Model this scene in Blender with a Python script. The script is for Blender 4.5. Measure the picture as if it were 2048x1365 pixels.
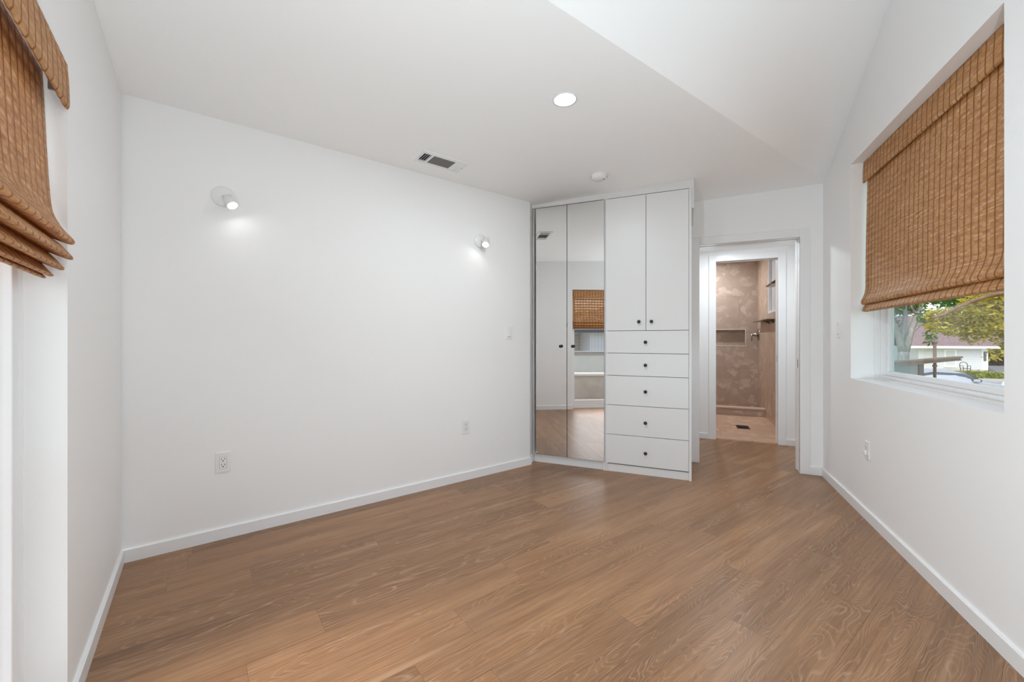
import bpy, bmesh, math, random
from mathutils import Vector, Matrix

for o in list(bpy.data.objects):
    bpy.data.objects.remove(o)
sc = bpy.context.scene
COL = sc.collection
rnd = random.Random(7)
R = math.radians

# ------------------------------------------------------------------ camera
EYE = 1.16
cam = bpy.data.cameras.new('camera')
cam.sensor_fit = 'HORIZONTAL'
cam.sensor_width = 36.0
cam.lens = 818.0 / 2048.0 * 36.0
cam.shift_y = -(682.5 - 680.0) / 2048.0
cam.clip_start = 0.02
cam.clip_end = 300
camo = bpy.data.objects.new('camera', cam)
COL.objects.link(camo)
camo.location = (0, 0, EYE)
camo.rotation_euler = (R(90), 0, R(23))
sc.camera = camo

# ------------------------------------------------------------------ world, sun, exposure
w = bpy.data.worlds.new('sky')
sc.world = w
w.use_nodes = True
nt = w.node_tree
bg = nt.nodes['Background']
sky = nt.nodes.new('ShaderNodeTexSky')
sky.sky_type = 'NISHITA'
sky.sun_disc = False
sky.sun_elevation = R(48)
sky.sun_rotation = R(200)
sky.air_density = 1.0
sky.dust_density = 2.5
sky.ozone_density = 1.0
hs = nt.nodes.new('ShaderNodeHueSaturation')
hs.inputs['Saturation'].default_value = 0.45
nt.links.new(sky.outputs[0], hs.inputs['Color'])
nt.links.new(hs.outputs[0], bg.inputs['Color'])
bg.inputs['Strength'].default_value = 0.37

sun = bpy.data.lights.new('sun', 'SUN')
sun.energy = 0.75
sun.angle = R(12)
sun.color = (1, 0.97, 0.92)
suno = bpy.data.objects.new('sun', sun)
COL.objects.link(suno)
suno.rotation_euler = (R(38), 0, R(-35))

sc.view_settings.view_transform = 'Standard'
sc.view_settings.look = 'None'
sc.view_settings.gamma = 1.0
sc.view_settings.use_curve_mapping = False
sc.view_settings.exposure = 0.0
sc.cycles.max_bounces = 16
sc.cycles.diffuse_bounces = 12
sc.cycles.glossy_bounces = 5
sc.cycles.transparent_max_bounces = 24
sc.cycles.sample_clamp_indirect = 6.0
sc.cycles.caustics_reflective = False
sc.cycles.caustics_refractive = False

LAMP_COLOR = (0.87, 0.95, 1.0)
DOWNLIGHT_W = 14.5
SCONCE_W = 0.16
FILL_COLOR = (0.75, 0.905, 0.99)
FILL_E = 16.0
FILL_UP_W = 18.5

# ------------------------------------------------------------------ helpers
def tag(o, label=None, cat=None, group=None, kind=None):
    if label: o['label'] = label
    if cat: o['category'] = cat
    if group: o['group'] = group
    if kind: o['kind'] = kind
    return o

def empty(name, m, label=None, cat=None, group=None, kind=None):
    o = bpy.data.objects.new(name, None)
    o.empty_display_size = 0.05
    COL.objects.link(o)
    o.matrix_world = m if isinstance(m, Matrix) else Matrix.Translation(m)
    return tag(o, label, cat, group, kind)

def at(m, x, y, z):
    """frame m moved to its own local point"""
    return m @ Matrix.Translation((x, y, z))

class MB:
    def __init__(self):
        self.bm = bmesh.new()
        self.uv = None
    def box(self, x0, x1, y0, y1, z0, z1, m=None, bevel=0):
        b = bmesh.new()
        vs = [b.verts.new(p) for p in ((x0,y0,z0),(x1,y0,z0),(x1,y1,z0),(x0,y1,z0),(x0,y0,z1),(x1,y0,z1),(x1,y1,z1),(x0,y1,z1))]
        for f in ((0,3,2,1),(4,5,6,7),(0,1,5,4),(1,2,6,5),(2,3,7,6),(3,0,4,7)):
            b.faces.new([vs[i] for i in f])
        if bevel:
            bmesh.ops.bevel(b, geom=b.edges[:], offset=bevel, segments=2, affect='EDGES', profile=0.5)
        if m is not None: b.transform(m)
        self._add(b); return self
    def _add(self, b):
        mp = {}
        for v in b.verts: mp[v] = self.bm.verts.new(v.co)
        for f in b.faces:
            try:
                nf = self.bm.faces.new([mp[v] for v in f.verts]); nf.smooth = f.smooth
            except ValueError: pass
        b.free()
    def poly(self, pts, thick=None, direction=None):
        """a planar polygon, extruded by vector direction when given"""
        b = bmesh.new()
        vs = [b.verts.new(p) for p in pts]
        f = b.faces.new(vs)
        if direction is not None:
            r = bmesh.ops.extrude_face_region(b, geom=[f])
            nv = [e for e in r['geom'] if isinstance(e, bmesh.types.BMVert)]
            bmesh.ops.translate(b, verts=nv, vec=direction)
        bmesh.ops.recalc_face_normals(b, faces=b.faces[:])
        self._add(b); return self
    def lathe(self, prof, seg=24, m=None, smooth=True, cap=True):
        """prof: list of (radius, height) about local z"""
        b = bmesh.new(); rings = []
        for r, z in prof:
            if r < 1e-6: rings.append([b.verts.new((0,0,z))])
            else: rings.append([b.verts.new((r*math.cos(2*math.pi*i/seg), r*math.sin(2*math.pi*i/seg), z)) for i in range(seg)])
        for a, c in zip(rings, rings[1:]):
            for i in range(seg):
                j = (i+1) % seg
                if len(a) == 1 and len(c) > 1: q = [a[0], c[i], c[j]]
                elif len(c) == 1 and len(a) > 1: q = [a[i], a[j], c[0]]
                elif len(a) > 1: q = [a[i], a[j], c[j], c[i]]
                else: continue
                f = b.faces.new(q); f.smooth = smooth
        if cap:
            for rg in (rings[0], rings[-1]):
                if len(rg) > 2: b.faces.new(rg)
        bmesh.ops.recalc_face_normals(b, faces=b.faces[:])
        if m is not None: b.transform(m)
        self._add(b); return self
    def tube(self, pts, r, seg=8, r2=None):
        b = bmesh.new(); pts = [Vector(p) for p in pts]; rings = []
        n = len(pts)
        for i, p in enumerate(pts):
            d = (pts[min(i+1, n-1)] - pts[max(i-1, 0)]).normalized()
            up = Vector((0,0,1)) if abs(d.z) < 0.9 else Vector((1,0,0))
            u = d.cross(up).normalized(); v = u.cross(d)
            rr = r if r2 is None else r + (r2-r)*i/max(1, n-1)
            rings.append([b.verts.new(p + rr*(math.cos(2*math.pi*k/seg)*u + math.sin(2*math.pi*k/seg)*v)) for k in range(seg)])
        for a, c in zip(rings, rings[1:]):
            for k in range(seg):
                f = b.faces.new((a[k], a[(k+1)%seg], c[(k+1)%seg], c[k])); f.smooth = True
        b.faces.new(rings[0]); b.faces.new(rings[-1])
        bmesh.ops.recalc_face_normals(b, faces=b.faces[:])
        self._add(b); return self
    def build(self, name, mat, parent=None, kind=None, label=None):
        me = bpy.data.meshes.new(name)
        self.bm.to_mesh(me); self.bm.free()
        me.materials.append(mat)
        o = bpy.data.objects.new(name, me)
        COL.objects.link(o)
        if parent is not None: o.parent = parent
        if kind: o['kind'] = kind
        if label: o['label'] = label
        return o

def copy_tree(o, m, label=None):
    c = o.copy(); COL.objects.link(c); c.matrix_world = m
    if label: c['label'] = label
    def rec(src, dst):
        for ch in list(src.children):
            d = ch.copy(); COL.objects.link(d); d.parent = dst
            d.matrix_parent_inverse = Matrix.Identity(4)
            d.matrix_local = ch.matrix_local.copy()
            rec(ch, d)
    rec(o, c)
    return c

# ------------------------------------------------------------------ materials
def mat(name, color, rough=0.5, metal=0.0, spec=0.5, emit=None, estr=0):
    m = bpy.data.materials.new(name); m.use_nodes = True
    b = m.node_tree.nodes['Principled BSDF']
    b.inputs['Base Color'].default_value = (*color, 1)
    b.inputs['Roughness'].default_value = rough
    b.inputs['Metallic'].default_value = metal
    b.inputs['Specular IOR Level'].default_value = spec
    if emit:
        b.inputs['Emission Color'].default_value = (*emit, 1)
        b.inputs['Emission Strength'].default_value = estr
    return m

class N:
    """tiny node helper"""
    def __init__(s, m): s.t = m.node_tree; s.b = s.t.nodes['Principled BSDF']
    def n(s, typ, **kw):
        k = s.t.nodes.new(typ)
        for a, v in kw.items():
            setattr(k, a, v)
        return k
    def l(s, a, b): s.t.links.new(a, b)
    def math(s, op, a, b=None, c=None, clamp=False):
        k = s.n('ShaderNodeMath', operation=op, use_clamp=clamp)
        for i, v in enumerate((a, b, c)):
            if v is None: continue
            if isinstance(v, (int, float)): k.inputs[i].default_value = v
            else: s.l(v, k.inputs[i])
        return k.outputs[0]
    def noise(s, vec, scale, detail=3, rough=0.5, dist=0):
        k = s.n('ShaderNodeTexNoise')
        k.inputs['Scale'].default_value = scale; k.inputs['Detail'].default_value = detail
        k.inputs['Roughness'].default_value = rough; k.inputs['Distortion'].default_value = dist
        if vec is not None: s.l(vec, k.inputs['Vector'])
        return k.outputs[0]
    def ramp(s, fac, stops, interp='LINEAR'):
        k = s.n('ShaderNodeValToRGB'); cr = k.color_ramp; cr.interpolation = interp
        while len(cr.elements) < len(stops): cr.elements.new(0.5)
        for e, (p, c) in zip(cr.elements, stops):
            e.position = p; e.color = (*c, 1) if len(c) == 3 else c
        s.l(fac, k.inputs[0]); return k.outputs[0]
    def mix(s, fac, a, b, blend='MIX'):
        k = s.n('ShaderNodeMix', data_type='RGBA', blend_type=blend)
        for sock, v in ((k.inputs[0], fac), (k.inputs[6], a), (k.inputs[7], b)):
            if isinstance(v, (int, float)): sock.default_value = v
            elif isinstance(v, tuple): sock.default_value = (*v, 1)
            else: s.l(v, sock)
        return k.outputs[2]
    def vec(s, x, y, z=0.0):
        k = s.n('ShaderNodeCombineXYZ')
        for i, v in enumerate((x, y, z)):
            if isinstance(v, (int, float)): k.inputs[i].default_value = v
            else: s.l(v, k.inputs[i])
        return k.outputs[0]
    def sep(s, v):
        k = s.n('ShaderNodeSeparateXYZ'); s.l(v, k.inputs[0]); return k.outputs
    def bump(s, h, strength, dist):
        k = s.n('ShaderNodeBump'); k.inputs['Strength'].default_value = strength; k.inputs['Distance'].default_value = dist
        s.l(h, k.inputs['Height']); s.l(k.outputs[0], s.b.inputs['Normal'])
    def base(s, c): s.l(c, s.b.inputs['Base Color'])

def paint(name, color, rough, bump=0.15):
    m = mat(name, color, rough, spec=0.35); g = N(m)
    tc = g.n('ShaderNodeTexCoord')
    g.bump(g.noise(tc.outputs['Object'], 160, 3, 0.6), bump, 0.0015)
    return m

WALL = paint('wall_paint', (0.87, 0.87, 0.87), 0.55)
CEIL = paint('ceiling_paint', (0.91, 0.91, 0.91), 0.7, 0.1)
TRIM = mat('trim_paint', (0.83, 0.83, 0.835), 0.32)
CAB = mat('cabinet_laminate', (0.70, 0.695, 0.695), 0.38)
PLASTIC = mat('white_plastic', (0.82, 0.82, 0.82), 0.3)
VINYL = mat('window_vinyl', (0.83, 0.83, 0.84), 0.3)
BLACK = mat('black_knob', (0.008, 0.008, 0.009), 0.28)
DARK = mat('dark_gap', (0.012, 0.012, 0.012), 0.8)
MIRROR = mat('mirror_glass', (0.86, 0.87, 0.87), 0.0, 1.0)
NICKEL = mat('brushed_nickel', (0.42, 0.37, 0.33), 0.3, 1.0)
BRONZE = mat('bronze_metal', (0.13, 0.085, 0.055), 0.4, 0.8)
LENS = mat('lamp_lens', (0.9, 0.9, 0.9), 0.4, emit=(1.0, 0.985, 0.95), estr=12)

def glass_mat(name, tint=(1, 1, 1), gloss=0.06):
    m = bpy.data.materials.new(name); m.use_nodes = True; t = m.node_tree
    t.nodes.remove(t.nodes['Principled BSDF'])
    tr = t.nodes.new('ShaderNodeBsdfTransparent'); tr.inputs[0].default_value = (*tint, 1)
    gl = t.nodes.new('ShaderNodeBsdfGlossy'); gl.inputs['Roughness'].default_value = 0.0
    lw = t.nodes.new('ShaderNodeLayerWeight'); lw.inputs[0].default_value = 0.5
    pw = t.nodes.new('ShaderNodeMath'); pw.operation = 'POWER'; pw.inputs[1].default_value = 5.0; t.links.new(lw.outputs['Facing'], pw.inputs[0])
    fr = t.nodes.new('ShaderNodeMath'); fr.operation = 'MULTIPLY_ADD'; fr.inputs[1].default_value = 0.6; fr.inputs[2].default_value = 0.03; t.links.new(pw.outputs[0], fr.inputs[0])
    mx = t.nodes.new('ShaderNodeMixShader')
    t.links.new(fr.outputs[0], mx.inputs[0]); t.links.new(tr.outputs[0], mx.inputs[1]); t.links.new(gl.outputs[0], mx.inputs[2])
    t.links.new(mx.outputs[0], t.nodes['Material Output'].inputs[0])
    return m
GLASS = glass_mat('window_glass')
GLASS_TINT = glass_mat('reflection_tint_glass', (0.80, 0.90, 0.92))

def oak_mat():
    m = mat('oiled_oak', (0.3, 0.15, 0.08), 0.36, spec=0.45); g = N(m)
    uv = g.n('ShaderNodeUVMap', uv_map='plank')
    at_ = g.n('ShaderNodeAttribute', attribute_name='tone')
    u, v, _ = g.sep(uv.outputs[0])
    r1, r2, r3 = g.n('ShaderNodeSeparateColor').outputs if False else (None, None, None)
    sp = g.n('ShaderNodeSeparateColor'); g.l(at_.outputs['Color'], sp.inputs[0])
    r1, r2, r3 = sp.outputs[0], sp.outputs[1], sp.outputs[2]
    ou = g.math('MULTIPLY_ADD', r2, 53.0, u)
    ov = g.math('MULTIPLY_ADD', r3, 9.0, v)
    # low frequency figure, stretched along the plank
    fig = g.noise(g.vec(g.math('MULTIPLY', ou, 1.3), g.math('MULTIPLY', ov, 7.0), r1), 1.0, 2.5, 0.45, 0.25)
    # cathedral contours plus straight grain
    k = g.math('MULTIPLY_ADD', r3, 34.0, 14.0)
    straight = g.math('MULTIPLY', ov, g.math('MULTIPLY_ADD', r1, 90.0, 25.0))
    ph = g.math('ADD', g.math('MULTIPLY', fig, k), straight)
    wob = g.noise(g.vec(g.math('MULTIPLY', ou, 14.0), g.math('MULTIPLY', ov, 60.0), 0.0), 1.0, 2, 0.5)
    ph = g.math('MULTIPLY_ADD', wob, 0.30, ph)
    line = g.math('ABSOLUTE', g.math('SUBTRACT', g.math('FRACT', ph), 0.5))      # 0 at the centre of a line
    line = g.math('SUBTRACT', 1.0, g.math('MULTIPLY', line, 5.0), clamp=True)
    brk = g.noise(g.vec(g.math('MULTIPLY', ou, 3.5), g.math('MULTIPLY', ov, 16.0), 3.0), 1.0, 3, 0.6)
    brk = g.math('MULTIPLY', g.math('SUBTRACT', brk, 0.30), 2.6, clamp=True)
    line = g.math('MULTIPLY', line, brk, clamp=True)
    # fine fibre
    fib = g.noise(g.vec(g.math('MULTIPLY', ou, 10.0), g.math('MULTIPLY', ov, 420.0), 1.0), 1.0, 4, 0.65)
    broad = g.noise(g.vec(g.math('MULTIPLY', ou, 1.1), g.math('MULTIPLY', ov, 9.0), 7.0), 1.0, 3, 0.5)
    c = g.ramp(broad, [(0.30, (0.230, 0.114, 0.051)), (0.5, (0.286, 0.147, 0.068)), (0.70, (0.346, 0.188, 0.091))])
    tone = g.ramp(r1, [(0.0, (0.84, 0.84, 0.86)), (0.5, (1.0, 1.0, 1.0)), (1.0, (1.14, 1.13, 1.11))])
    c = g.mix(1.0, c, tone, 'MULTIPLY')
    fibc = g.ramp(fib, [(0.30, (0.74, 0.73, 0.72)), (0.55, (1.0, 1.0, 1.0)), (0.75, (1.16, 1.17, 1.18))])
    c = g.mix(1.0, c, fibc, 'MULTIPLY')
    mid = g.noise(g.vec(g.math('MULTIPLY', ou, 2.2), g.math('MULTIPLY', ov, 75.0), 17.0), 1.0, 3, 0.6)
    midc = g.ramp(mid, [(0.32, (0.80, 0.79, 0.78)), (0.52, (1.0, 1.0, 1.0)), (0.70, (1.17, 1.18, 1.20))])
    c = g.mix(1.0, c, midc, 'MULTIPLY')
    # pale sapwood streaks along some planks
    sap = g.noise(g.vec(g.math('MULTIPLY', ou, 0.7), g.math('MULTIPLY', ov, 14.0), 12.0), 1.0, 2, 0.5)
    sap = g.math('MULTIPLY', g.math('SUBTRACT', sap, 0.63), 9.0, clamp=True)
    c = g.mix(g.math('MULTIPLY', sap, 0.6), c, (0.44, 0.27, 0.155))
    # cerused pores
    c = g.mix(g.math('MULTIPLY', line, 0.5), c, (0.49, 0.335, 0.235))
    # knots
    vo = g.n('ShaderNodeTexVoronoi'); vo.inputs['Scale'].default_value = 1.0
    g.l(g.vec(g.math('MULTIPLY', ou, 1.5), g.math('MULTIPLY', ov, 4.0), 0.0), vo.inputs['Vector'])
    kn = g.math('SUBTRACT', 1.0, g.math('MULTIPLY', vo.outputs['Distance'], 16.0), clamp=True)
    kn = g.math('MULTIPLY', kn, g.math('GREATER_THAN', r2, 0.45))
    c = g.mix(g.math('MULTIPLY', kn, 0.8), c, (0.09, 0.045, 0.025))
    g.base(c)
    g.l(g.math('MULTIPLY_ADD', fib, 0.16, 0.26), g.b.inputs['Roughness'])
    g.bump(g.math('ADD', g.math('MULTIPLY', fib, 0.5), g.math('MULTIPLY', line, -0.4)), 0.12, 0.0012)
    return m
OAK = oak_mat()

def bamboo_mat(name, gap):
    m = mat(name, (0.45, 0.2, 0.08), 0.5, spec=0.35); g = N(m); t = m.node_tree
    uv = g.n('ShaderNodeUVMap', uv_map='weave')
    u, v, _ = g.sep(uv.outputs[0])
    wig = g.noise(g.vec(g.math('MULTIPLY', u, 2.0), g.math('MULTIPLY', v, 24.0), 0.0), 1.0, 2, 0.5)
    uu = g.math('MULTIPLY_ADD', g.math('SUBTRACT', wig, 0.5), 0.006, u)
    cord = g.math('ABSOLUTE', g.math('SUBTRACT', g.math('FRACT', g.math('DIVIDE', uu, 0.05)), 0.5))
    cord = g.math('SUBTRACT', 1.0, g.math('MULTIPLY', g.math('SUBTRACT', cord, 0.06), 18.0), clamp=True)
    # reeds run along u, each about 4 mm high
    reed = g.math('SINE', g.math('MULTIPLY', v, 2*math.pi/0.0042))
    cid = g.math('FLOOR', g.math('DIVIDE', uu, 0.05))
    slow = g.noise(g.vec(g.math('MULTIPLY', u, 1.6), g.math('MULTIPLY', v, 150.0), 0.0), 1.0, 3, 0.6)
    cell = g.noise(g.vec(g.math('MULTIPLY', cid, 7.31), g.math('MULTIPLY', v, 75.0), 5.0), 1.0, 2, 0.55)
    fine = g.noise(g.vec(g.math('MULTIPLY', u, 6.0), g.math('MULTIPLY', v, 700.0), 2.0), 1.0, 1, 0.5)
    tone = g.math('ADD', g.math('ADD', g.math('MULTIPLY', cell, 0.45), g.math('MULTIPLY', slow, 0.35)), g.math('MULTIPLY', fine, 0.2))
    c = g.ramp(tone, [(0.34, (0.35, 0.150, 0.046)), (0.46, (0.52, 0.255, 0.098)), (0.54, (0.62, 0.33, 0.140)), (0.64, (0.82, 0.53, 0.29))])
    c = g.mix(cord, c, (0.33, 0.115, 0.018))
    g.base(c)
    g.bump(g.math('ADD', g.math('MULTIPLY', reed, 0.2), g.math('MULTIPLY', cord, -0.8)), 0.4, 0.0015)
    out = t.nodes['Material Output']
    tl = g.n('ShaderNodeBsdfTranslucent'); g.l(c, tl.inputs[0])
    mx = g.n('ShaderNodeMixShader'); mx.inputs[0].default_value = 0.22
    g.l(g.b.outputs[0], mx.inputs[1]); g.l(tl.outputs[0], mx.inputs[2])
    last = mx.outputs[0]
    if gap:
        band = g.math('SINE', g.math('MULTIPLY', v, 2*math.pi/0.044))
        band = g.math('MULTIPLY', g.math('SUBTRACT', band, -0.15), 1.6, clamp=True)
        hole = g.math('MULTIPLY', g.math('SUBTRACT', g.noise(g.vec(g.math('MULTIPLY', u, 6.0), g.math('MULTIPLY', v, 420.0), 9.0), 1.0, 2, 0.5), -0.35), 0.9, clamp=True)
        a = g.math('MULTIPLY', g.math('MULTIPLY', band, hole), g.math('SUBTRACT', 1.0, cord))
        a = g.math('MULTIPLY', a, gap)
        tp = g.n('ShaderNodeBsdfTransparent')
        m2 = g.n('ShaderNodeMixShader'); g.l(a, m2.inputs[0]); g.l(last, m2.inputs[1]); g.l(tp.outputs[0], m2.inputs[2])
        last = m2.outputs[0]
    g.l(last, out.inputs[0])
    return m
WEAVE = bamboo_mat('woven_bamboo', 0.0)
WEAVE_OPEN = bamboo_mat('open_woven_bamboo', 0.42)
WEAVE_CLOSE = bamboo_mat('close_woven_bamboo', 0.20)

def tile_mat(name, axis, tw, th, offx, offz, tint=(1.0, 1.0, 1.0), half=True):
    """large format stone tile with thin joints; axis picks the horizontal coordinate"""
    m = mat(name, (0.4, 0.3, 0.24), 0.32, spec=0.4); g = N(m)
    geo = g.n('ShaderNodeNewGeometry'); x, y, z = g.sep(geo.outputs['Position'])
    h = {'x': x, 'y': y}[axis[0]]; k = {'z': z, 'y': y}[axis[1]]
    hh = g.math('DIVIDE', g.math('SUBTRACT', h, offx), tw); kk = g.math('DIVIDE', g.math('SUBTRACT', k, offz), th)
    row = g.math('FLOOR', kk)
    if half: hh = g.math('ADD', hh, g.math('MULTIPLY', g.math('MODULO', g.math('ABSOLUTE', row), 2.0), 0.5))
    jx = g.math('LESS_THAN', g.math('ABSOLUTE', g.math('SUBTRACT', g.math('FRACT', g.math('ADD', hh, 0.5)), 0.5)), 0.0022/tw)
    jz = g.math('LESS_THAN', g.math('ABSOLUTE', g.math('SUBTRACT', g.math('FRACT', g.math('ADD', kk, 0.5)), 0.5)), 0.0022/th)
    j = g.math('MAXIMUM', jx, jz)
    cell = g.math('MULTIPLY_ADD', g.math('FLOOR', hh), 3.1, g.math('MULTIPLY', row, 7.7))
    p = g.vec(g.math('ADD', h, cell), k, g.math('MULTIPLY', cell, 0.37))
    vo = g.n('ShaderNodeTexVoronoi', feature='F1'); vo.inputs['Scale'].default_value = 11.0
    no = g.n('ShaderNodeTexNoise'); no.inputs['Scale'].default_value = 6; no.inputs['Detail'].default_value = 4
    g.l(p, no.inputs['Vector'])
    wp = g.n('ShaderNodeVectorMath', operation='ADD'); g.l(p, wp.inputs[0])
    ws = g.n('ShaderNodeVectorMath', operation='SCALE'); g.l(no.outputs['Color'], ws.inputs[0]); ws.inputs['Scale'].default_value = 0.22
    g.l(ws.outputs[0], wp.inputs[1]); g.l(wp.outputs[0], vo.inputs['Vector'])
    fleck = g.n('ShaderNodeSeparateColor'); g.l(vo.outputs['Color'], fleck.inputs[0])
    cl = g.noise(p, 3.0, 4, 0.6)
    t = g.math('MULTIPLY_ADD', g.math('POWER', fleck.outputs[0], 3.0), 0.26, g.math('MULTIPLY_ADD', cl, 0.5, 0.17))
    c = g.ramp(t, [(0.28, tuple(v*k_ for v, k_ in zip((0.36, 0.268, 0.212), tint))), (0.5, tuple(v*k_ for v, k_ in zip((0.43, 0.33, 0.267), tint))), (0.72, tuple(v*k_ for v, k_ in zip((0.55, 0.445, 0.375), tint)))])
    c = g.mix(g.math('MULTIPLY', j, 0.55), c, (0.20, 0.15, 0.12))
    g.base(c)
    return m

# ------------------------------------------------------------------ frames (local x along wall, y into the room, z up)
SA, CA = math.sin(R(29.5)), math.cos(R(29.5))
def frame(origin, ex, ey):
    m = Matrix.Identity(4)
    m.col[0] = (*ex, 0, 0); m.col[1] = (*ey, 0, 0); m.col[2] = (0, 0, 1, 0); m.col[3] = (origin[0], origin[1], 0, 1)
    return m
FL = frame((-2.92*CA, 2.92*SA), (-SA, -CA), (CA, -SA))       # left wall: local x = -s
FB = frame((-0.317*SA, -0.317*CA), (CA, -SA), (SA, CA))      # wall with the tall glass: local x = s
FR = frame((1.08, 0), (0, 1), (-1, 0))                       # right wall: local x = world y
FD = frame((0, 4.25), (-1, 0), (0, -1))                      # back wall: local x = -world x

def ceil_z(x, y): return 2.5305 + 0.02698*x - 0.01526*y
CREASE = Vector((-0.499, 1.531)); CD = Vector((0.508, 0.861)).normalized(); CN = Vector((CD.y, -CD.x))
def slope_d(x, y): return (Vector((x, y)) - CREASE).dot(CN)
VTOP = 1.45
def top_z(x, y):
    d = slope_d(x, y)
    return ceil_z(x, y) if d <= 0 else 2.494 + min(d, VTOP)

# ------------------------------------------------------------------ setting: walls
TH = 0.14
def wall_panel(mb, F, x0, x1, z0, z1=None, t=TH):
    """piece of a wall in frame F; z1 None means up to the ceiling"""
    if z1 is not None:
        mb.box(x0, x1, -t, 0, z0, z1, F); return
    n = max(1, int(abs(x1-x0)/0.05))
    pts = [(x0, z0), (x1, z0)]
    for i in range(n+1):
        x = x1 + (x0-x1)*i/n
        p = F @ Vector((x, 0, 0)); pts.append((x, top_z(p.x, p.y) + 0.01))
    mb.poly([F @ Vector((x, 0, z)) for x, z in pts], direction=(F.to_3x3() @ Vector((0, -t, 0))))

S_LB = -2.905     # corner of left wall and glass wall, along the glass wall
mb = MB(); wall_panel(mb, FL, -2.452, 0.46, 0)
mb.build('wall_left', WALL, kind='structure')
mb = MB(); mb.box(-1.345-0.12, -1.345, 3.57, 4.39, 0, 2.47)
mb.build('wall_alcove', WALL, kind='structure')
BX0, BX1, BZ = -1.82, 0.30, 2.0
mb = MB(); wall_panel(mb, FB, S_LB, BX0, 0); wall_panel(mb, FB, BX1, 1.46, 0); wall_panel(mb, FB, BX0, BX1, BZ)
mb.build('wall_front', WALL, kind='structure')
WY0, WY1, WZ0, WZ1 = 2.095, 3.615, 0.887, 2.405
RT = 0.24
mb = MB(); wall_panel(mb, FR, -1.03, WY0, 0, t=RT); wall_panel(mb, FR, WY1, 4.39, 0, t=RT)
wall_panel(mb, FR, WY0, WY1, 0, WZ0, t=RT); wall_panel(mb, FR, WY0, WY1, WZ1, t=RT)
mb.build('wall_right', WALL, kind='structure')
DX0, DX1, DZ = 0.12, 0.912, 2.052
mb = MB(); wall_panel(mb, FD, -DX0+0.03, 1.345, 0); wall_panel(mb, FD, -1.085, -DX1-0.03, 0); wall_panel(mb, FD, -DX1-0.03, -DX0+0.03, DZ+0.03)
mb.build('wall_back', WALL, kind='structure')

# ceilings
def ceil_part(name, pts, zf):
    b = MB(); b.poly([(x, y, zf(x, y)) for x, y in pts], direction=(0, 0, 0.08)); return b.build(name, CEIL, kind='structure')
cb = CREASE - CD*1.6; cf = CREASE + CD*3.35
ceil_part('ceiling', [(cb.x, cb.y), (cf.x, cf.y), (-1.6, 4.45), (-3.2, 1.3)], ceil_z)
q0 = cb + CN*VTOP - CD*1.5; q1 = cf + CN*VTOP
b = MB(); b.poly([((cb-CD*1.5).x, (cb-CD*1.5).y, 2.494), (q0.x, q0.y, 2.494+VTOP), (q1.x, q1.y, 2.494+VTOP), (cf.x, cf.y, 2.494)], direction=(-CN.x*0.06, -CN.y*0.06, 0.06))
b.build('ceiling_slope', CEIL, kind='structure')
q2 = q0 + CN*2.2; q3 = q1 + CN*2.2
b = MB(); b.poly([(q0.x, q0.y, 2.494+VTOP), (q2.x, q2.y, 2.494+VTOP), (q3.x, q3.y, 2.494+VTOP), (q1.x, q1.y, 2.494+VTOP)], direction=(0, 0, 0.08))
b.build('ceiling_ridge', CEIL, kind='structure')

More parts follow.
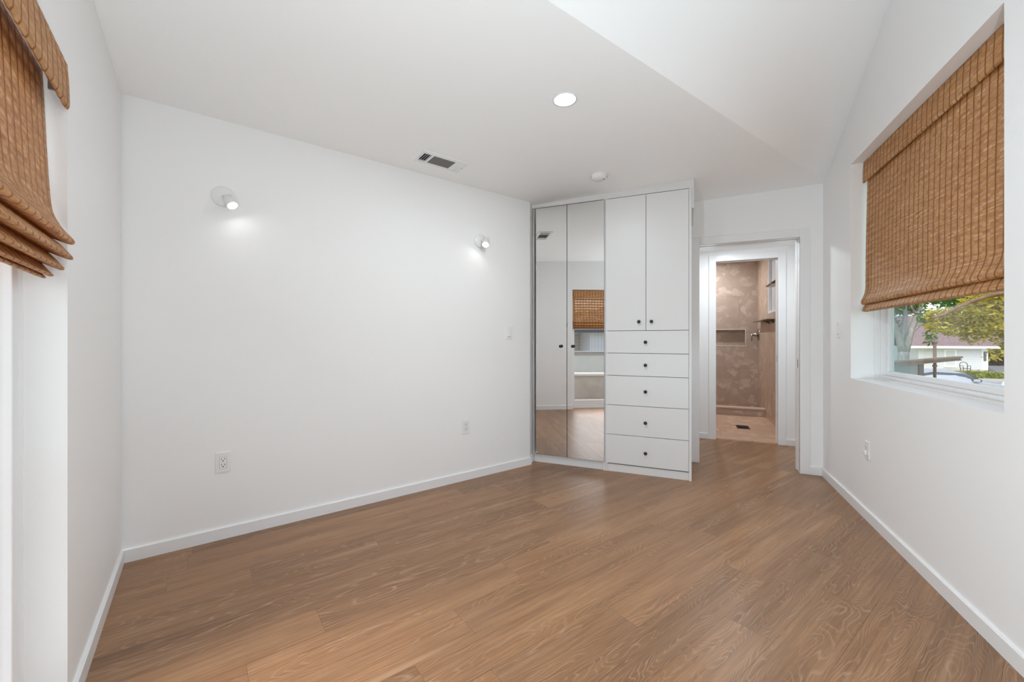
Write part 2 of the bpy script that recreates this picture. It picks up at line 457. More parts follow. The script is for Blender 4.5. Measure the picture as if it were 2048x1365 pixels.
# ------------------------------------------------------------------ floor: oak planks at 30 degrees
def make_floor():
    bm = bmesh.new()
    uvl = bm.loops.layers.uv.new('plank'); cl = bm.loops.layers.float_color.new('tone')
    P0 = Vector((-2.925*math.cos(R(30)), 2.925*math.sin(R(30)))); ex = Vector((math.sin(R(30)), math.cos(R(30)))); ey = Vector((math.cos(R(30)), -math.sin(R(30))))
    W = 0.1807
    known = {0: [1.566], 1: [-0.14, 1.066], 2: [0.188, 0.79, 2.6], 3: [-0.35, 1.9], 4: [0.774, 2.9], 5: [0.386, 1.583, 3.97], 6: [1.237, 3.085],
             7: [0.855, 2.25, 4.1], 8: [-0.6, 0.599, 2.413], 9: [0.806, 1.4, 3.228], 10: [0.3, 2.147, 3.35], 11: [1.745, 2.66, 4.4], -1: [-0.051, 2.1]}
    tones = {(2, 1): 0.15, (3, 1): 0.3, (4, 1): 0.35, (6, 1): 0.85, (9, 2): 0.95, (8, 2): 0.9, (7, 1): 0.6, (0, 1): 0.1, (10, 1): 0.2, (11, 1): 0.25}
    room = [((CA, -SA), -2.97), ((SA, CA), -0.46), ((-1, 0), -1.30), ((0, -1), -4.33)]
    hall = [((0, 1), 4.33), ((0, -1), -5.335), ((1, 0), -0.75), ((-1, 0), -1.25)]
    for planes in (room, hall):
        for row in range(-3, 34):
            r_ = random.Random(1000+row)
            cuts = list(known.get(row, []))
            lo = min(cuts) if cuts else r_.uniform(-0.5, 1.0); hi = max(cuts) if cuts else lo
            if not cuts: cuts = [lo]
            while lo > -5: lo -= r_.uniform(0.7, 1.9); cuts.append(lo)
            while hi < 8: hi += r_.uniform(0.7, 1.9); cuts.append(hi)
            cuts.sort()
            for i, (a, c) in enumerate(zip(cuts, cuts[1:])):
                y0 = 0.105 + W*row
                kk = (row, sum(1 for q in known.get(row, []) if q <= a + 1e-6))
                tone = (tones.get(kk, r_.random()), r_.random(), r_.random(), 1)
                gap = 0.0003
                t = bmesh.new(); tu = t.loops.layers.uv.new('plank')
                vs = []
                for u, v in ((a+gap, gap), (c-gap, gap), (c-gap, W-gap), (a+gap, W-gap)):
                    p = P0 + ex*u + ey*(y0+v); vs.append(t.verts.new((p.x, p.y, 0)))
                f = t.faces.new(vs)
                for lp, uv in zip(f.loops, ((a, 0), (c, 0), (c, W), (a, W))): lp[tu].uv = uv
                for n, off in planes:
                    bmesh.ops.bisect_plane(t, geom=t.verts[:]+t.edges[:]+t.faces[:], plane_co=(n[0]*off, n[1]*off, 0), plane_no=(n[0], n[1], 0), clear_inner=True)
                for f in t.faces:
                    nf = bm.faces.new([bm.verts.new(v.co) for v in f.verts])
                    if nf.normal.z < 0: pass
                    for lp, sl in zip(nf.loops, f.loops):
                        lp[uvl].uv = sl[tu].uv; lp[cl] = tone
                t.free()
    bm.normal_update()
    for f in bm.faces:
        if f.normal.z < 0: f.normal_flip()
    me = bpy.data.meshes.new('floor'); bm.to_mesh(me); bm.free()
    me.materials.append(OAK); me.materials.append(mat('plank_joint', (0.085, 0.045, 0.024), 0.8))
    # dark bed under the boards, seen only in the joints
    b2 = bmesh.new(); b2.from_mesh(me)
    for pts in ([(-2.75, 1.1), (-2.62, 1.25), (-1.35, 3.55), (-1.35, 4.3), (1.15, 4.3), (1.15, -1.1)], [(-0.7, 4.3), (1.22, 4.3), (1.22, 5.33), (-0.7, 5.33)]):
        f = b2.faces.new([b2.verts.new((x, y, -0.0015)) for x, y in pts]); f.material_index = 1
        f.normal_update()
        if f.normal.z < 0: f.normal_flip()
    b2.to_mesh(me); b2.free()
    o = bpy.data.objects.new('floor', me); COL.objects.link(o); o['kind'] = 'structure'
make_floor()

# ------------------------------------------------------------------ baseboards
BH, BT = 0.064, 0.013
def baseboard(name, F, x0, x1, y=0.0):
    b = MB()
    b.poly([F @ Vector((x0, y, 0)), F @ Vector((x0, y+BT, 0)), F @ Vector((x0, y+BT, BH)), F @ Vector((x0, y+BT-0.003, BH+0.003)), F @ Vector((x0, y, BH+0.003))],
           direction=F.to_3x3() @ Vector((x1-x0, 0, 0)))
    return b.build(name, TRIM, kind='structure')
baseboard('baseboard_left', FL, -2.462, 0.318)
b = MB(); b.box(-1.345, -1.332, 3.56, 3.672, 0, BH+0.003, bevel=0.003); b.build('baseboard_alcove', TRIM, kind='structure')
baseboard('baseboard_front', FB, S_LB, BX0)
baseboard('baseboard_front_right', FB, BX1, 1.44)
baseboard('baseboard_right', FR, -1.0, 4.25)
baseboard('baseboard_back', FD, -1.08, -0.984)

# ------------------------------------------------------------------ doorways (structure)
def doorway(name, F, x0, x1, ztop, cas, depth, mirror_hall=False):
    """cased pocket-door opening: F local, x0<x1, wall from y=0 back to -depth"""
    d = empty(name, F, kind='structure')
    c = MB()
    for a, e in ((x0-cas, x0), (x1, x1+cas)): c.box(a, e, 0, 0.014, 0, ztop+cas, bevel=0.002)
    c.box(x0, x1, 0, 0.014, ztop, ztop+cas, bevel=0.002)
    c.build('casing', TRIM, d)
    j = MB()
    # two jamb strips with the pocket slot between them
    s0, s1 = -depth*0.36, -depth*0.66
    for ya, yb in ((0.010, s0), (s1, -depth-0.012)):
        j.box(x0-0.03, x0, yb, ya, 0, ztop); j.box(x1, x1+0.03, yb, ya, 0, ztop); j.box(x0-0.03, x1+0.03, yb, ya, ztop, ztop+0.03)
    j.box(x1, x1+0.03, s1, s0, 0, ztop)
    j.build('jamb', TRIM, d)
    k = MB(); k.box(x0-0.03, x0-0.003, s1+0.003, s0-0.003, 0.006, ztop-0.004)
    k.build('pocket_door_edge', TRIM, d)
    g = MB(); g.box(x0, x1, s1+0.004, s0-0.004, ztop+0.010, ztop+0.020); g.build('door_track', DARK, d)
    p = MB(); p.box(x0-0.004, x0-0.002, (s0+s1)/2-0.008, (s0+s1)/2+0.008, 0.915, 0.985); p.build('edge_pull', mat('dark_pull', (0.02, 0.02, 0.02), 0.4), d, label='dark edge pull')
    return d
doorway('door_1', FD, -DX1, -DX0, DZ, 0.072, 0.14)

# hall behind
HY = 5.31
FH = frame((0, HY), (-1, 0), (0, -1))
HX0, HX1, HZ = 0.325, 0.938, 2.068
mb = MB()
mb.box(-0.85, HX0-0.03, HY, HY+0.12, 0, 2.3); mb.box(HX1+0.03, 1.32, HY, HY+0.12, 0, 2.3); mb.box(HX0-0.03, HX1+0.03, HY, HY+0.12, HZ+0.03, 2.3)
mb.build('wall_hall', WALL, kind='structure')
mb = MB(); mb.box(-0.87, -0.75, 4.39, HY, 0, 2.3); mb.build('wall_hall_left', WALL, kind='structure')
mb = MB(); mb.box(1.2, 1.32, 4.39, HY, 0, 2.3); mb.build('wall_hall_right', WALL, kind='structure')
mb = MB(); mb.box(-0.87, 1.32, 4.385, HY+0.02, 2.19, 2.27); mb.build('ceiling_hall', CEIL, kind='structure')
doorway('door_2', FH, -HX1, -HX0, HZ, 0.075, 0.12)
b = MB(); b.box(-0.75, HX0-0.075, HY-BT, HY, 0, BH, bevel=0.002); b.build('baseboard_hall', TRIM, kind='structure')
b = MB(); b.box(HX1+0.0755, 1.2, HY-BT, HY, 0, BH, bevel=0.002); b.build('baseboard_hall_right', TRIM, kind='structure')

# ------------------------------------------------------------------ shower room
T_BACK = tile_mat('shower_back_tile', 'xz', 1.2, 0.60, 0.22, 0.685)
T_SIDE = tile_mat('shower_side_tile', 'yz', 1.2, 0.60, 6.0, 0.685, (1.15, 1.10, 1.03))
T_FLOOR = tile_mat('shower_floor_tile', 'xy', 0.6, 1.2, 0.40, 5.5, (1.45, 1.28, 1.12), half=True)
SILLSTONE = mat('pale_stone_edge', (0.62, 0.50, 0.42), 0.35)
BY = 7.75
mb = MB()
NX0, NX1, NZ0, NZ1 = 0.20, 0.905, 1.062, 1.325
mb.box(-0.55, NX0, BY, BY+0.14, 0, 2.5); mb.box(NX1, 1.2, BY, BY+0.14, 0, 2.5)
mb.box(NX0, NX1, BY, BY+0.14, 0, NZ0); mb.box(NX0, NX1, BY, BY+0.14, NZ1, 2.5); mb.box(NX0, NX1, BY+0.10, BY+0.14, NZ0, NZ1)
mb.build('wall_shower_back', T_BACK, kind='structure')
b = MB(); e = 0.016
b.box(NX0-e, NX1+e, BY-0.004, BY+0.02, NZ1, NZ1+e); b.box(NX0-e, NX1+e, BY-0.004, BY+0.02, NZ0-e, NZ0)
b.box(NX1, NX1+e, BY-0.004, BY+0.02, NZ0, NZ1); b.box(NX0-e, NX0, BY-0.004, BY+0.02, NZ0, NZ1)
b.build('trim_1', SILLSTONE, kind='structure')
SX = 1.09
PY0, PY1, PZ0, PZ1 = 5.9, 6.85, 1.535, 2.32
mb = MB()
mb.box(SX, SX+0.12, HY+0.12, PY0, 0, 2.5); mb.box(SX, SX+0.12, PY1, BY+0.14, 0, 2.5)
mb.box(SX, SX+0.12, PY0, PY1, 0, PZ0); mb.box(SX, SX+0.12, PY0, PY1, PZ1, 2.5)
mb.build('wall_shower_right', T_SIDE, kind='structure')
mb = MB(); mb.box(-0.55, -0.43, HY+0.12, BY, 0, 2.5); mb.build('wall_shower_left', T_SIDE, kind='structure')
mb = MB(); mb.box(-0.55, 1.22, HY+0.12, BY+0.14, 2.46, 2.54); mb.build('ceiling_shower', CEIL, kind='structure')
mb = MB(); mb.box(-0.43, SX, HY+0.115, BY, -0.06, 0.012); mb.box(HX0-0.02, HX1+0.02, HY+0.004, HY+0.116, -0.06, 0.016)
mb.build('floor_shower', T_FLOOR, kind='structure')
mb = MB(); mb.box(-0.43, SX, 7.03, 7.14, 0.012, 0.118); mb.build('wall_curb', T_BACK, kind='structure')
mb = MB(); mb.box(-0.43, SX-0.002, 7.015, 7.15, 0.118, 0.138, bevel=0.003); mb.build('trim_2', SILLSTONE, kind='structure')
wn = empty('window_3', (SX+0.03, (PY0+PY1)/2, PZ0), kind='structure')
FROST = mat('frosted_glass', (0.55, 0.56, 0.56), 0.5)
hy = (PY1-PY0)/2; hz = PZ1-PZ0
b = MB(); b.box(0.01, 0.02, -hy+0.03, hy-0.03, 0.03, hz-0.03); b.build('pane', FROST, wn)
b = MB(); b.box(-0.03, 0.05, -hy, -hy+0.03, 0, hz); b.box(-0.03, 0.05, hy-0.03, hy, 0, hz); b.box(-0.03, 0.05, -hy+0.03, hy-0.03, 0, 0.03); b.box(-0.03, 0.05, -hy+0.03, hy-0.03, hz-0.03, hz)
b.build('window_frame', VINYL, wn)
# floor drain
dr = empty('floor_drain', (0.69, 6.12, 0.012), 'dark bronze square floor drain set in the beige tiles', 'drain')
b = MB(); b.box(-0.075, 0.075, -0.115, 0.115, 0, 0.003); b.build('plate', BRONZE, dr)
b = MB()
for i in range(7): b.box(-0.06, 0.06, -0.095+i*0.028, -0.095+i*0.028+0.016, 0.003, 0.0045)
b.build('grate', DARK, dr)
# shower valve on the right tile wall
sv = empty('shower_valve', Matrix.Translation((SX, 7.66, 1.243)) @ Matrix.Rotation(R(-90), 4, 'Y'), 'brushed nickel shower valve with round plate and lever on the tiled wall', 'shower valve')
b = MB(); b.lathe([(0.0, 0), (0.095, 0), (0.095, 0.006), (0.088, 0.012), (0.0, 0.012)], 32); b.build('escutcheon', NICKEL, sv)
b = MB(); b.lathe([(0.032, 0.012), (0.030, 0.05), (0.024, 0.055), (0.024, 0.10), (0.0, 0.102)], 24); b.build('stem', NICKEL, sv)
b = MB(); b.tube([(0.015, 0, 0.098), (-0.04, 0, 0.099), (-0.105, 0, 0.099)], 0.011, 10, 0.008); b.build('lever', NICKEL, sv)
# glass and metal shelf on the right tile wall
sh = empty('shower_shelf', (SX, 6.85, 1.425), 'thin metal shelf with brackets on the tiled wall below the frosted window', 'shelf')
b = MB(); b.box(-0.11, 0, -0.5, 0.62, 0.008, 0.018, bevel=0.002); b.build('shelf_plate', NICKEL, sh)
for y in (-0.12, -0.42):
    b = MB(); b.poly([(0, y-0.007, 0.008), (-0.09, y-0.007, 0.008), (-0.07, y-0.007, -0.008), (0, y-0.007, -0.045)], direction=(0, 0.014, 0)); b.build('bracket', BRONZE, sh)
sh2 = empty('shower_ledge', (SX, 6.2, 1.87), 'small bronze ledge high on the wall in front of the frosted window', 'ledge')
b = MB(); b.poly([(0, 0.2, 0), (-0.10, 0.2, 0), (-0.10, 0.2, 0.012), (0, 0.2, 0.085)], direction=(0, -0.4, 0)); b.build('ledge_body', BRONZE, sh2)
b = MB(); b.box(-0.085, -0.005, -0.19, 0.19, -0.006, 0.0); b.build('ledge_liner', SILLSTONE, sh2)

# ------------------------------------------------------------------ closet cabinets
def knob_mesh(parent, x, z, y=0.0):
    b = MB()
    b.lathe([(0.0, 0.0), (0.006, 0.0), (0.005, 0.012), (0.0125, 0.015), (0.0145, 0.021), (0.0125, 0.027), (0.007, 0.030), (0.0, 0.0305)], 20, Matrix.Translation((x, y, z)) @ Matrix.Rotation(R(90), 4, 'X'))
    return b.build('knob', BLACK, parent)
CF = 3.655           # door face
DOOR_SHADE = mat('door_gap_shade', (0.06, 0.06, 0.06), 0.5)  # door bodies coloured dark so the gaps between them look shaded
wr = empty('mirrored_wardrobe', (-1.0, CF+0.02, 0), 'tall white wardrobe with two full height mirrored doors', 'wardrobe')
x0, x1 = -0.343, 0.345          # local
b = MB()
b.box(x0, x0+0.018, 0.003, 0.55, 0, 2.408); b.box(x1-0.018, x1, -0.012, 0.55, 0, 2.408)
b.box(x0+0.018, x1-0.018, 0.003, 0.55, 2.392, 2.408); b.box(x0+0.018, x1-0.018, 0.53, 0.55, 0.07, 2.392); b.box(x0+0.018, x1-0.018, 0.003, 0.53, 0.055, 0.071)
b.build('carcass', CAB, wr)
b = MB(); b.box(x0+0.018, x1-0.020, 0.001, 0.018, 0.0, 0.072, bevel=0.001); b.build('plinth', CAB, wr)
for a, c, kx in ((-0.340, -0.0045, -0.060), (-0.0015, 0.336, 0.054)):
    d = MB().box(a, c, -0.016, 0.0, 0.078, 2.402).build('door', DOOR_SHADE, wr)
    MB().box(a+0.0015, c-0.0015, -0.020, -0.016, 0.0795, 2.4005).build('mirror', MIRROR, d, label='mirror covering the whole door')
    knob_mesh(d, kx, 1.10, -0.020)
MB().box(-0.006, 0.0, -0.0215, -0.016, 1.275, 1.315).build('door_bumper', DARK, wr)
b = MB(); b.box(-0.012, 0.006, 0.0005, 0.002, 0.08, 2.40); b.box(-0.345, -0.325, 0.0005, 0.002, 0.08, 2.40); b.box(-0.34, 0.336, 0.0005, 0.002, 2.385, 2.408); b.build('shadow_gap', DARK, wr)
tw = empty('drawer_cabinet', (-0.311, CF+0.018, 0), 'tall white cabinet with two upper doors above five drawers', 'cabinet')
x0, x1 = -0.342, 0.356
b = MB()
b.box(x0, x0+0.018, -0.010, 0.57, 0, 2.408); b.box(x1-0.019, x1, -0.018, 0.57, 0, 2.412)
b.box(x0+0.018, x1-0.019, 0.002, 0.57, 2.392, 2.408); b.box(x0+0.018, x1-0.019, 0.55, 0.57, 0.07, 2.392)
for z in (0.060, 0.322, 0.581, 0.839, 1.035, 1.231): b.box(x0+0.018, x1-0.019, 0.002, 0.55, z, z+0.016)
b.build('carcass', CAB, tw)
b = MB(); b.box(x0+0.0185, x1-0.0195, -0.006, 0.012, 0, 0.066, bevel=0.001); b.build('plinth', CAB, tw)
b = MB(); b.box(x0+0.02, x1-0.021, 0.0005, 0.002, 0.05, 2.40); b.build('shadow_gap', DARK, tw)
zs = [0.074, 0.330, 0.589, 0.847, 1.043, 1.239]
kz = [0.193, 0.452, 0.717, 0.943, 1.139]
for i in range(5):
    d = MB().box(x0+0.002, x1-0.021, -0.018, 0.0, zs[i]+0.0016, zs[i+1]-0.0024, bevel=0.001).build('drawer', CAB, tw)
    knob_mesh(d, -0.003, kz[i], -0.018)
for a, c, kx in ((x0+0.002, -0.0018, -0.057), (0.0018, x1-0.021, 0.045)):
    d = MB().box(a, c, -0.018, 0.0, 1.2405, 2.401, bevel=0.001).build('door', CAB, tw)
    knob_mesh(d, kx, 1.314, -0.018)
b = MB(); b.poly([(-1.345, 3.664, 2.409), (0.062, 3.664, 2.409), (0.062, 3.664, ceil_z(0.06, 3.664)+0.004), (-1.345, 3.664, ceil_z(-1.345, 3.664)+0.004)], direction=(0, 0.018, 0))
b.box(0.046, 0.062, 3.6645, 4.25, 2.242, 2.48)
b.build('trim_3', CAB, kind='structure')

# ------------------------------------------------------------------ wall plates
def outlet(m, label, group=None, plug=False):
    o = empty('wall_outlet', m, label, 'outlet', group)
    b = MB(); b.box(-0.035, 0.035, 0, 0.006, -0.0575, 0.0575, bevel=0.002); b.build('cover_plate', PLASTIC, o)
    b = MB(); b.box(-0.0165, 0.0165, 0.006, 0.0085, -0.0335, 0.0335, bevel=0.0008); r = b.build('receptacle', PLASTIC, o)
    b = MB()
    for z in (0.0165, -0.0165):
        b.box(-0.0085, -0.0058, 0.0085, 0.0089, z+0.000, z+0.009); b.box(0.0058, 0.0085, 0.0085, 0.0089, z, z+0.008)
        b.lathe([(0.0, 0), (0.0032, 0), (0.0032, 0.0004), (0, 0.0004)], 12, Matrix.Translation((0, 0.0089, z-0.007)) @ Matrix.Rotation(R(90), 4, 'X'))
    b.build('slots', DARK, r)
    b = MB(); b.box(-0.018, 0.018, 0.0055, 0.0062, -0.035, 0.035); b.build('recess', mat('plate_shadow_line', (0.45, 0.45, 0.45), 0.6), o)
    if plug:
        b = MB(); b.box(-0.013, 0.013, 0.0085, 0.020, -0.031, -0.004, bevel=0.004); b.build('night_light', PLASTIC, o)
    return o
def switch(m, label):
    o = empty('light_switch', m, label, 'light switch')
    b = MB(); b.box(-0.035, 0.035, 0, 0.006, -0.0575, 0.0575, bevel=0.002); b.build('cover_plate', PLASTIC, o)
    b = MB(); b.box(-0.0165, 0.0165, 0.0055, 0.0075, -0.0335, 0.0335); b.build('paddle_frame', PLASTIC, o)
    b = MB(); b.poly([(-0.0145, 0.007, -0.031), (-0.0145, 0.013, -0.031), (-0.0145, 0.0085, 0.031), (-0.0145, 0.007, 0.031)], direction=(0.029, 0, 0)); b.build('paddle', PLASTIC, o)
    b = MB(); b.box(-0.0155, 0.0155, 0.0070, 0.0078, -0.0325, -0.0315); b.build('paddle_gap', DARK, o)
    return o
outlet(at(FL, -0.115, 0, 0.445), 'white double wall outlet low on the left wall nearest the front corner')
outlet(at(FL, -1.758, 0, 0.440), 'white double wall outlet low on the wall beside the mirrored wardrobe')
switch(at(FL, -2.205, 0, 1.222), 'white paddle light switch on the wall just left of the mirrored wardrobe')
switch(at(FR, 3.853, 0, 1.236), 'white paddle light switch on the wall between doorway and window')
outlet(at(FR, 3.321, 0, 0.448), 'white wall outlet low on the wall under the window', plug=True)

# ------------------------------------------------------------------ sconces
def sconce(s, z, lens, n, label):
    o = empty('wall_sconce', at(FL, -s, 0, z), label, 'wall light', 'round spot sconces on the left wall')
    MB().lathe([(0, 0), (0.059, 0), (0.059, 0.010), (0.056, 0.013), (0, 0.013)], 36, Matrix.Rotation(R(-90), 4, 'X')).build('backplate', PLASTIC, o)
    d = Vector(n).normalized(); lens = Vector(lens); tail = lens - d*0.066
    MB().tube([(0, 0.012, 0), (tail.x*0.6, 0.03, tail.z*0.6), tuple(lens - d*0.045)], 0.009, 12).build('arm', PLASTIC, o)
    m = Matrix.Translation(lens) @ d.to_track_quat('Z', 'Y').to_matrix().to_4x4()
    h = MB().lathe([(0.0, -0.066), (0.020, -0.066), (0.025, -0.061), (0.028, -0.004), (0.028, -0.001), (0.0255, -0.001), (0.0255, -0.004), (0.0, -0.004)], 32, m).build('spot_head', PLASTIC, o)
    MB().lathe([(0.0, -0.0035), (0.0254, -0.0035), (0.0254, 0.0), (0.0, 0.0)], 32, m).build('lens', LENS, h)
    l = bpy.data.lights.new('spot', 'AREA'); l.shape = 'DISK'; l.size = 0.045; l.energy = SCONCE_W; l.color = (1.0, 0.99, 0.97)
    lo = bpy.data.objects.new('spot', l); COL.objects.link(lo); lo.parent = o
    lo.matrix_local = Matrix.Translation(lens + d*0.002) @ (-d).to_track_quat('Z', 'Y').to_matrix().to_4x4()
    return o
sconce(0.117, 1.995, (-0.040, 0.080, -0.065), (-0.34, 0.50, -0.80), 'left round white spot sconce, lamp turned towards the wardrobe')
sconce(1.900, 1.998, (0.0, 0.080, -0.046), (0.42, 0.50, -0.76), 'right round white spot sconce above the light switch near the wardrobe')

# ------------------------------------------------------------------ ceiling fittings
def ceil_frame(x, y, rot=0.0):
    n = Vector((-0.02698, 0.01526, 1)).normalized()
    q = Vector((0, 0, 1)).rotation_difference(n).to_matrix().to_4x4()
    return Matrix.Translation((x, y, ceil_z(x, y))) @ q @ Matrix.Rotation(rot, 4, 'Z')
def downlight(m, name, label, energy, r=0.058, size=0.11, group=None):
    o = empty(name, m, label, 'ceiling light', group)
    MB().lathe([(r, -0.0005), (r+0.012, -0.0005), (r+0.011, -0.003), (r, -0.004)], 40, cap=False).build('trim_ring', PLASTIC, o)
    MB().lathe([(0.0, -0.0015), (r, -0.0015), (r, -0.003), (0.0, -0.003)], 40).build('lens', LENS, o)
    l = bpy.data.lights.new('lamp', 'AREA'); l.shape = 'DISK'; l.size = size; l.energy = energy; l.color = LAMP_COLOR
    lo = bpy.data.objects.new('lamp', l); COL.objects.link(lo); lo.parent = o; lo.location = (0, 0, -0.006)
    return o
downlight(ceil_frame(-0.61, 2.18), 'recessed_light', 'round recessed downlight glowing white in the flat ceiling', DOWNLIGHT_W)
downlight(Matrix.Translation((0.45, 4.75, 2.19)), 'hall_fill_light', 'added fill downlight, unseen, in the low hall ceiling beyond the doorway', 9.0)  # added lamp out of view, brightens the hall
downlight(Matrix.Translation((0.30, 7.2, 2.46)), 'shower_light', 'recessed downlight above the tiled shower', 20.0)

# added fill lamps out of view, brightening ceiling and right wall
FILL_GLOBE = mat('fill_globe', (0.9, 0.9, 0.9), 0.4, emit=FILL_COLOR, estr=FILL_E)
for x, y, lab in ((0.25, -0.28, 'added fill lamp, a low globe unseen behind the viewpoint'), (-0.66, 0.16, 'added fill lamp, a low globe unseen before the tall glass beside the viewpoint')):
    o = empty('fill_lamp', (x, y, 0), lab, 'fill lamp')
    MB().lathe([(0, 0), (0.10, 0), (0.10, 0.012), (0.02, 0.025), (0.012, 0.03), (0, 0.03)], 32).build('base', PLASTIC, o)
    MB().tube([(0, 0, 0.025), (0, 0, 0.56)], 0.010, 12).build('pole', PLASTIC, o)
    MB().lathe([(0.0, 0.55)] + [(0.09*math.sin(math.pi*k/12), 0.64-0.09*math.cos(math.pi*k/12)) for k in range(1, 12)] + [(0.0, 0.73)], 32).build('globe', FILL_GLOBE, o)
    l = bpy.data.lights.new('fill_uplight', 'AREA'); l.shape = 'DISK'; l.size = 0.12; l.energy = FILL_UP_W; l.color = FILL_COLOR
    lo = bpy.data.objects.new('fill_uplight', l); COL.objects.link(lo); lo.parent = o
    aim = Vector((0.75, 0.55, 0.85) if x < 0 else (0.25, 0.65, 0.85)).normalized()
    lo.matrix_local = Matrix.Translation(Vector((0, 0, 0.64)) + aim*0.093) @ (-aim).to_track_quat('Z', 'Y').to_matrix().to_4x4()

# ceiling register
vm = FL @ Matrix.Translation((-1.389, 0.273, 0)); vp = vm @ Vector((0, 0, 0))
n = Vector((-0.02698, 0.01526, 1)).normalized()
vm = Matrix.Translation((vp.x, vp.y, ceil_z(vp.x, vp.y))) @ Vector((0, 0, 1)).rotation_difference(n).to_matrix().to_4x4() @ FL.to_3x3().to_4x4()
rg = empty('air_register', vm, 'white rectangular ceiling air register with dark grille near the left wall', 'air vent')
fx, fy = 0.178, 0.088
b = MB()
ox = [(-0.160, -0.098), (-0.086, 0.086), (0.098, 0.160)]; oy = 0.060
b.box(-fx, fx, -fy, -oy, -0.012, 0.0); b.box(-fx, fx, oy, fy, -0.012, 0.0)
for a, c in ((-fx, -0.160), (-0.098, -0.086), (0.086, 0.098), (0.160, fx)): b.box(a, c, -oy, oy, -0.012, 0.0)
b.build('frame', PLASTIC, rg)
b = MB(); b.box(-0.161, 0.161, -oy-0.001, oy+0.001, -0.0012, -0.0002); b.build('duct_shadow', DARK, rg)
for k in range(4):        # far louvres, facing away: read white
    m = Matrix.Translation((-0.152+k*0.0155, 0, -0.0068)) @ Matrix.Rotation(R(-36), 4, 'Y')
    MB().box(-0.0088, 0.0088, -oy, oy, -0.0006, 0.0006, m).build('louvre', PLASTIC, rg)
for k in range(4):        # near louvres, open towards the viewer
    m = Matrix.Translation((0.107+k*0.0155, 0, -0.0066)) @ Matrix.Rotation(R(43), 4, 'Y')
    MB().box(-0.0070, 0.0070, -oy, oy, -0.0006, 0.0006, m).build('louvre', PLASTIC, rg)
GRILLE = mat('grey_grille', (0.20, 0.185, 0.18), 0.6)
b = MB()
for k in range(11):
    m = Matrix.Translation((0, -0.054+k*0.0108, -0.0075)) @ Matrix.Rotation(R(30), 4, 'X')
    b.box(-0.086, 0.086, -0.0048, 0.0048, -0.0005, 0.0005, m)
b.build('centre_grille', GRILLE, rg)
for x in (-0.168, 0.168):
    MB().lathe([(0, -0.013), (0.004, -0.013), (0.004, -0.012), (0, -0.012)], 10, Matrix.Translation((x, 0, 0))).build('screw', mat('screw_head', (0.4, 0.4, 0.4), 0.5), rg)

# smoke detector
sd = empty('smoke_detector', ceil_frame(-0.63, 3.25, R(40)), 'round white smoke detector on the ceiling above the cabinets', 'smoke detector')
MB().lathe([(0.0, 0.0), (0.066, 0.0), (0.066, -0.008), (0.060, -0.010), (0.058, -0.028), (0.050, -0.034), (0.0, -0.035)], 40).build('body', PLASTIC, sd)
MB().lathe([(0.0, -0.0355), (0.008, -0.0355), (0.008, -0.038), (0.0, -0.038)], 16, Matrix.Translation((0.03, -0.02, 0.002))).build('test_button', mat('grey_button', (0.25, 0.25, 0.25), 0.5), sd)
b = MB()
for k in range(5):
    a = R(-40 + k*14); b.box(0.0555, 0.0600, -0.005, 0.005, -0.024, -0.015, Matrix.Rotation(a, 4, 'Z'))
b.build('sensor_slots', mat('slot_grey', (0.12, 0.12, 0.12), 0.7), sd)

# ------------------------------------------------------------------ windows
# right window: painted reveal, vinyl frame, sliding sash
win = empty('window_2', FR, kind='structure')
def ring(b, x0, x1, z0, z1, t, y0, y1, bevel=0.0):
    b.box(x0, x0+t, y0, y1, z0, z1, bevel=bevel); b.box(x1-t, x1, y0, y1, z0, z1, bevel=bevel)
    b.box(x0+t, x1-t, y0, y1, z0, z0+t, bevel=bevel); b.box(x0+t, x1-t, y0, y1, z1-t, z1, bevel=bevel)
b = MB(); ring(b, WY0, WY1, WZ0, WZ1, 0.010, -0.215, -0.128); ring(b, WY0+0.010, WY1-0.010, WZ0+0.010, WZ1-0.010, 0.020, -0.215, -0.160, 0.002)
b.build('window_frame', VINYL, win)
b = MB(); ring(b, WY0+0.030, WY1-0.030, WZ0+0.030, WZ1-0.030, 0.030, -0.212, -0.185, 0.003)
b.build('sash', VINYL, win)
b = MB(); b.box(WY0+0.05, WY1-0.05, -0.200, -0.196, WZ0+0.05, WZ1-0.05); b.build('pane', GLASS, win)
b = MB(); b.box(3.33, WY1-0.05, -0.210, -0.206, WZ0+0.05, WZ1-0.05); b.build('reflection_tint_pane', GLASS_TINT, win, label='added pane tinted to stand for a bluish reflection in the glass')  # added pane, its tint imitates a bluish reflection over this strip

# tall glass beside the viewpoint
win = empty('window_1', FB, kind='structure')
b = MB(); ring(b, BX0, BX1, 0.0, BZ, 0.012, -0.138, -0.088); ring(b, BX0+0.012, BX1-0.012, 0.012, BZ-0.012, 0.045, -0.132, -0.096, 0.003)
b.box(BX0+0.057, BX1-0.057, -0.128, -0.098, 0.05, 0.135)
b.build('window_frame', VINYL, win)
b = MB(); b.box(-0.80, -0.74, -0.130, -0.100, 0.135, BZ-0.057); b.build('mullion', VINYL, win)
b = MB(); b.box(BX0+0.05, BX1-0.05, -0.116, -0.112, 0.12, BZ-0.05); b.build('pane', GLASS, win)
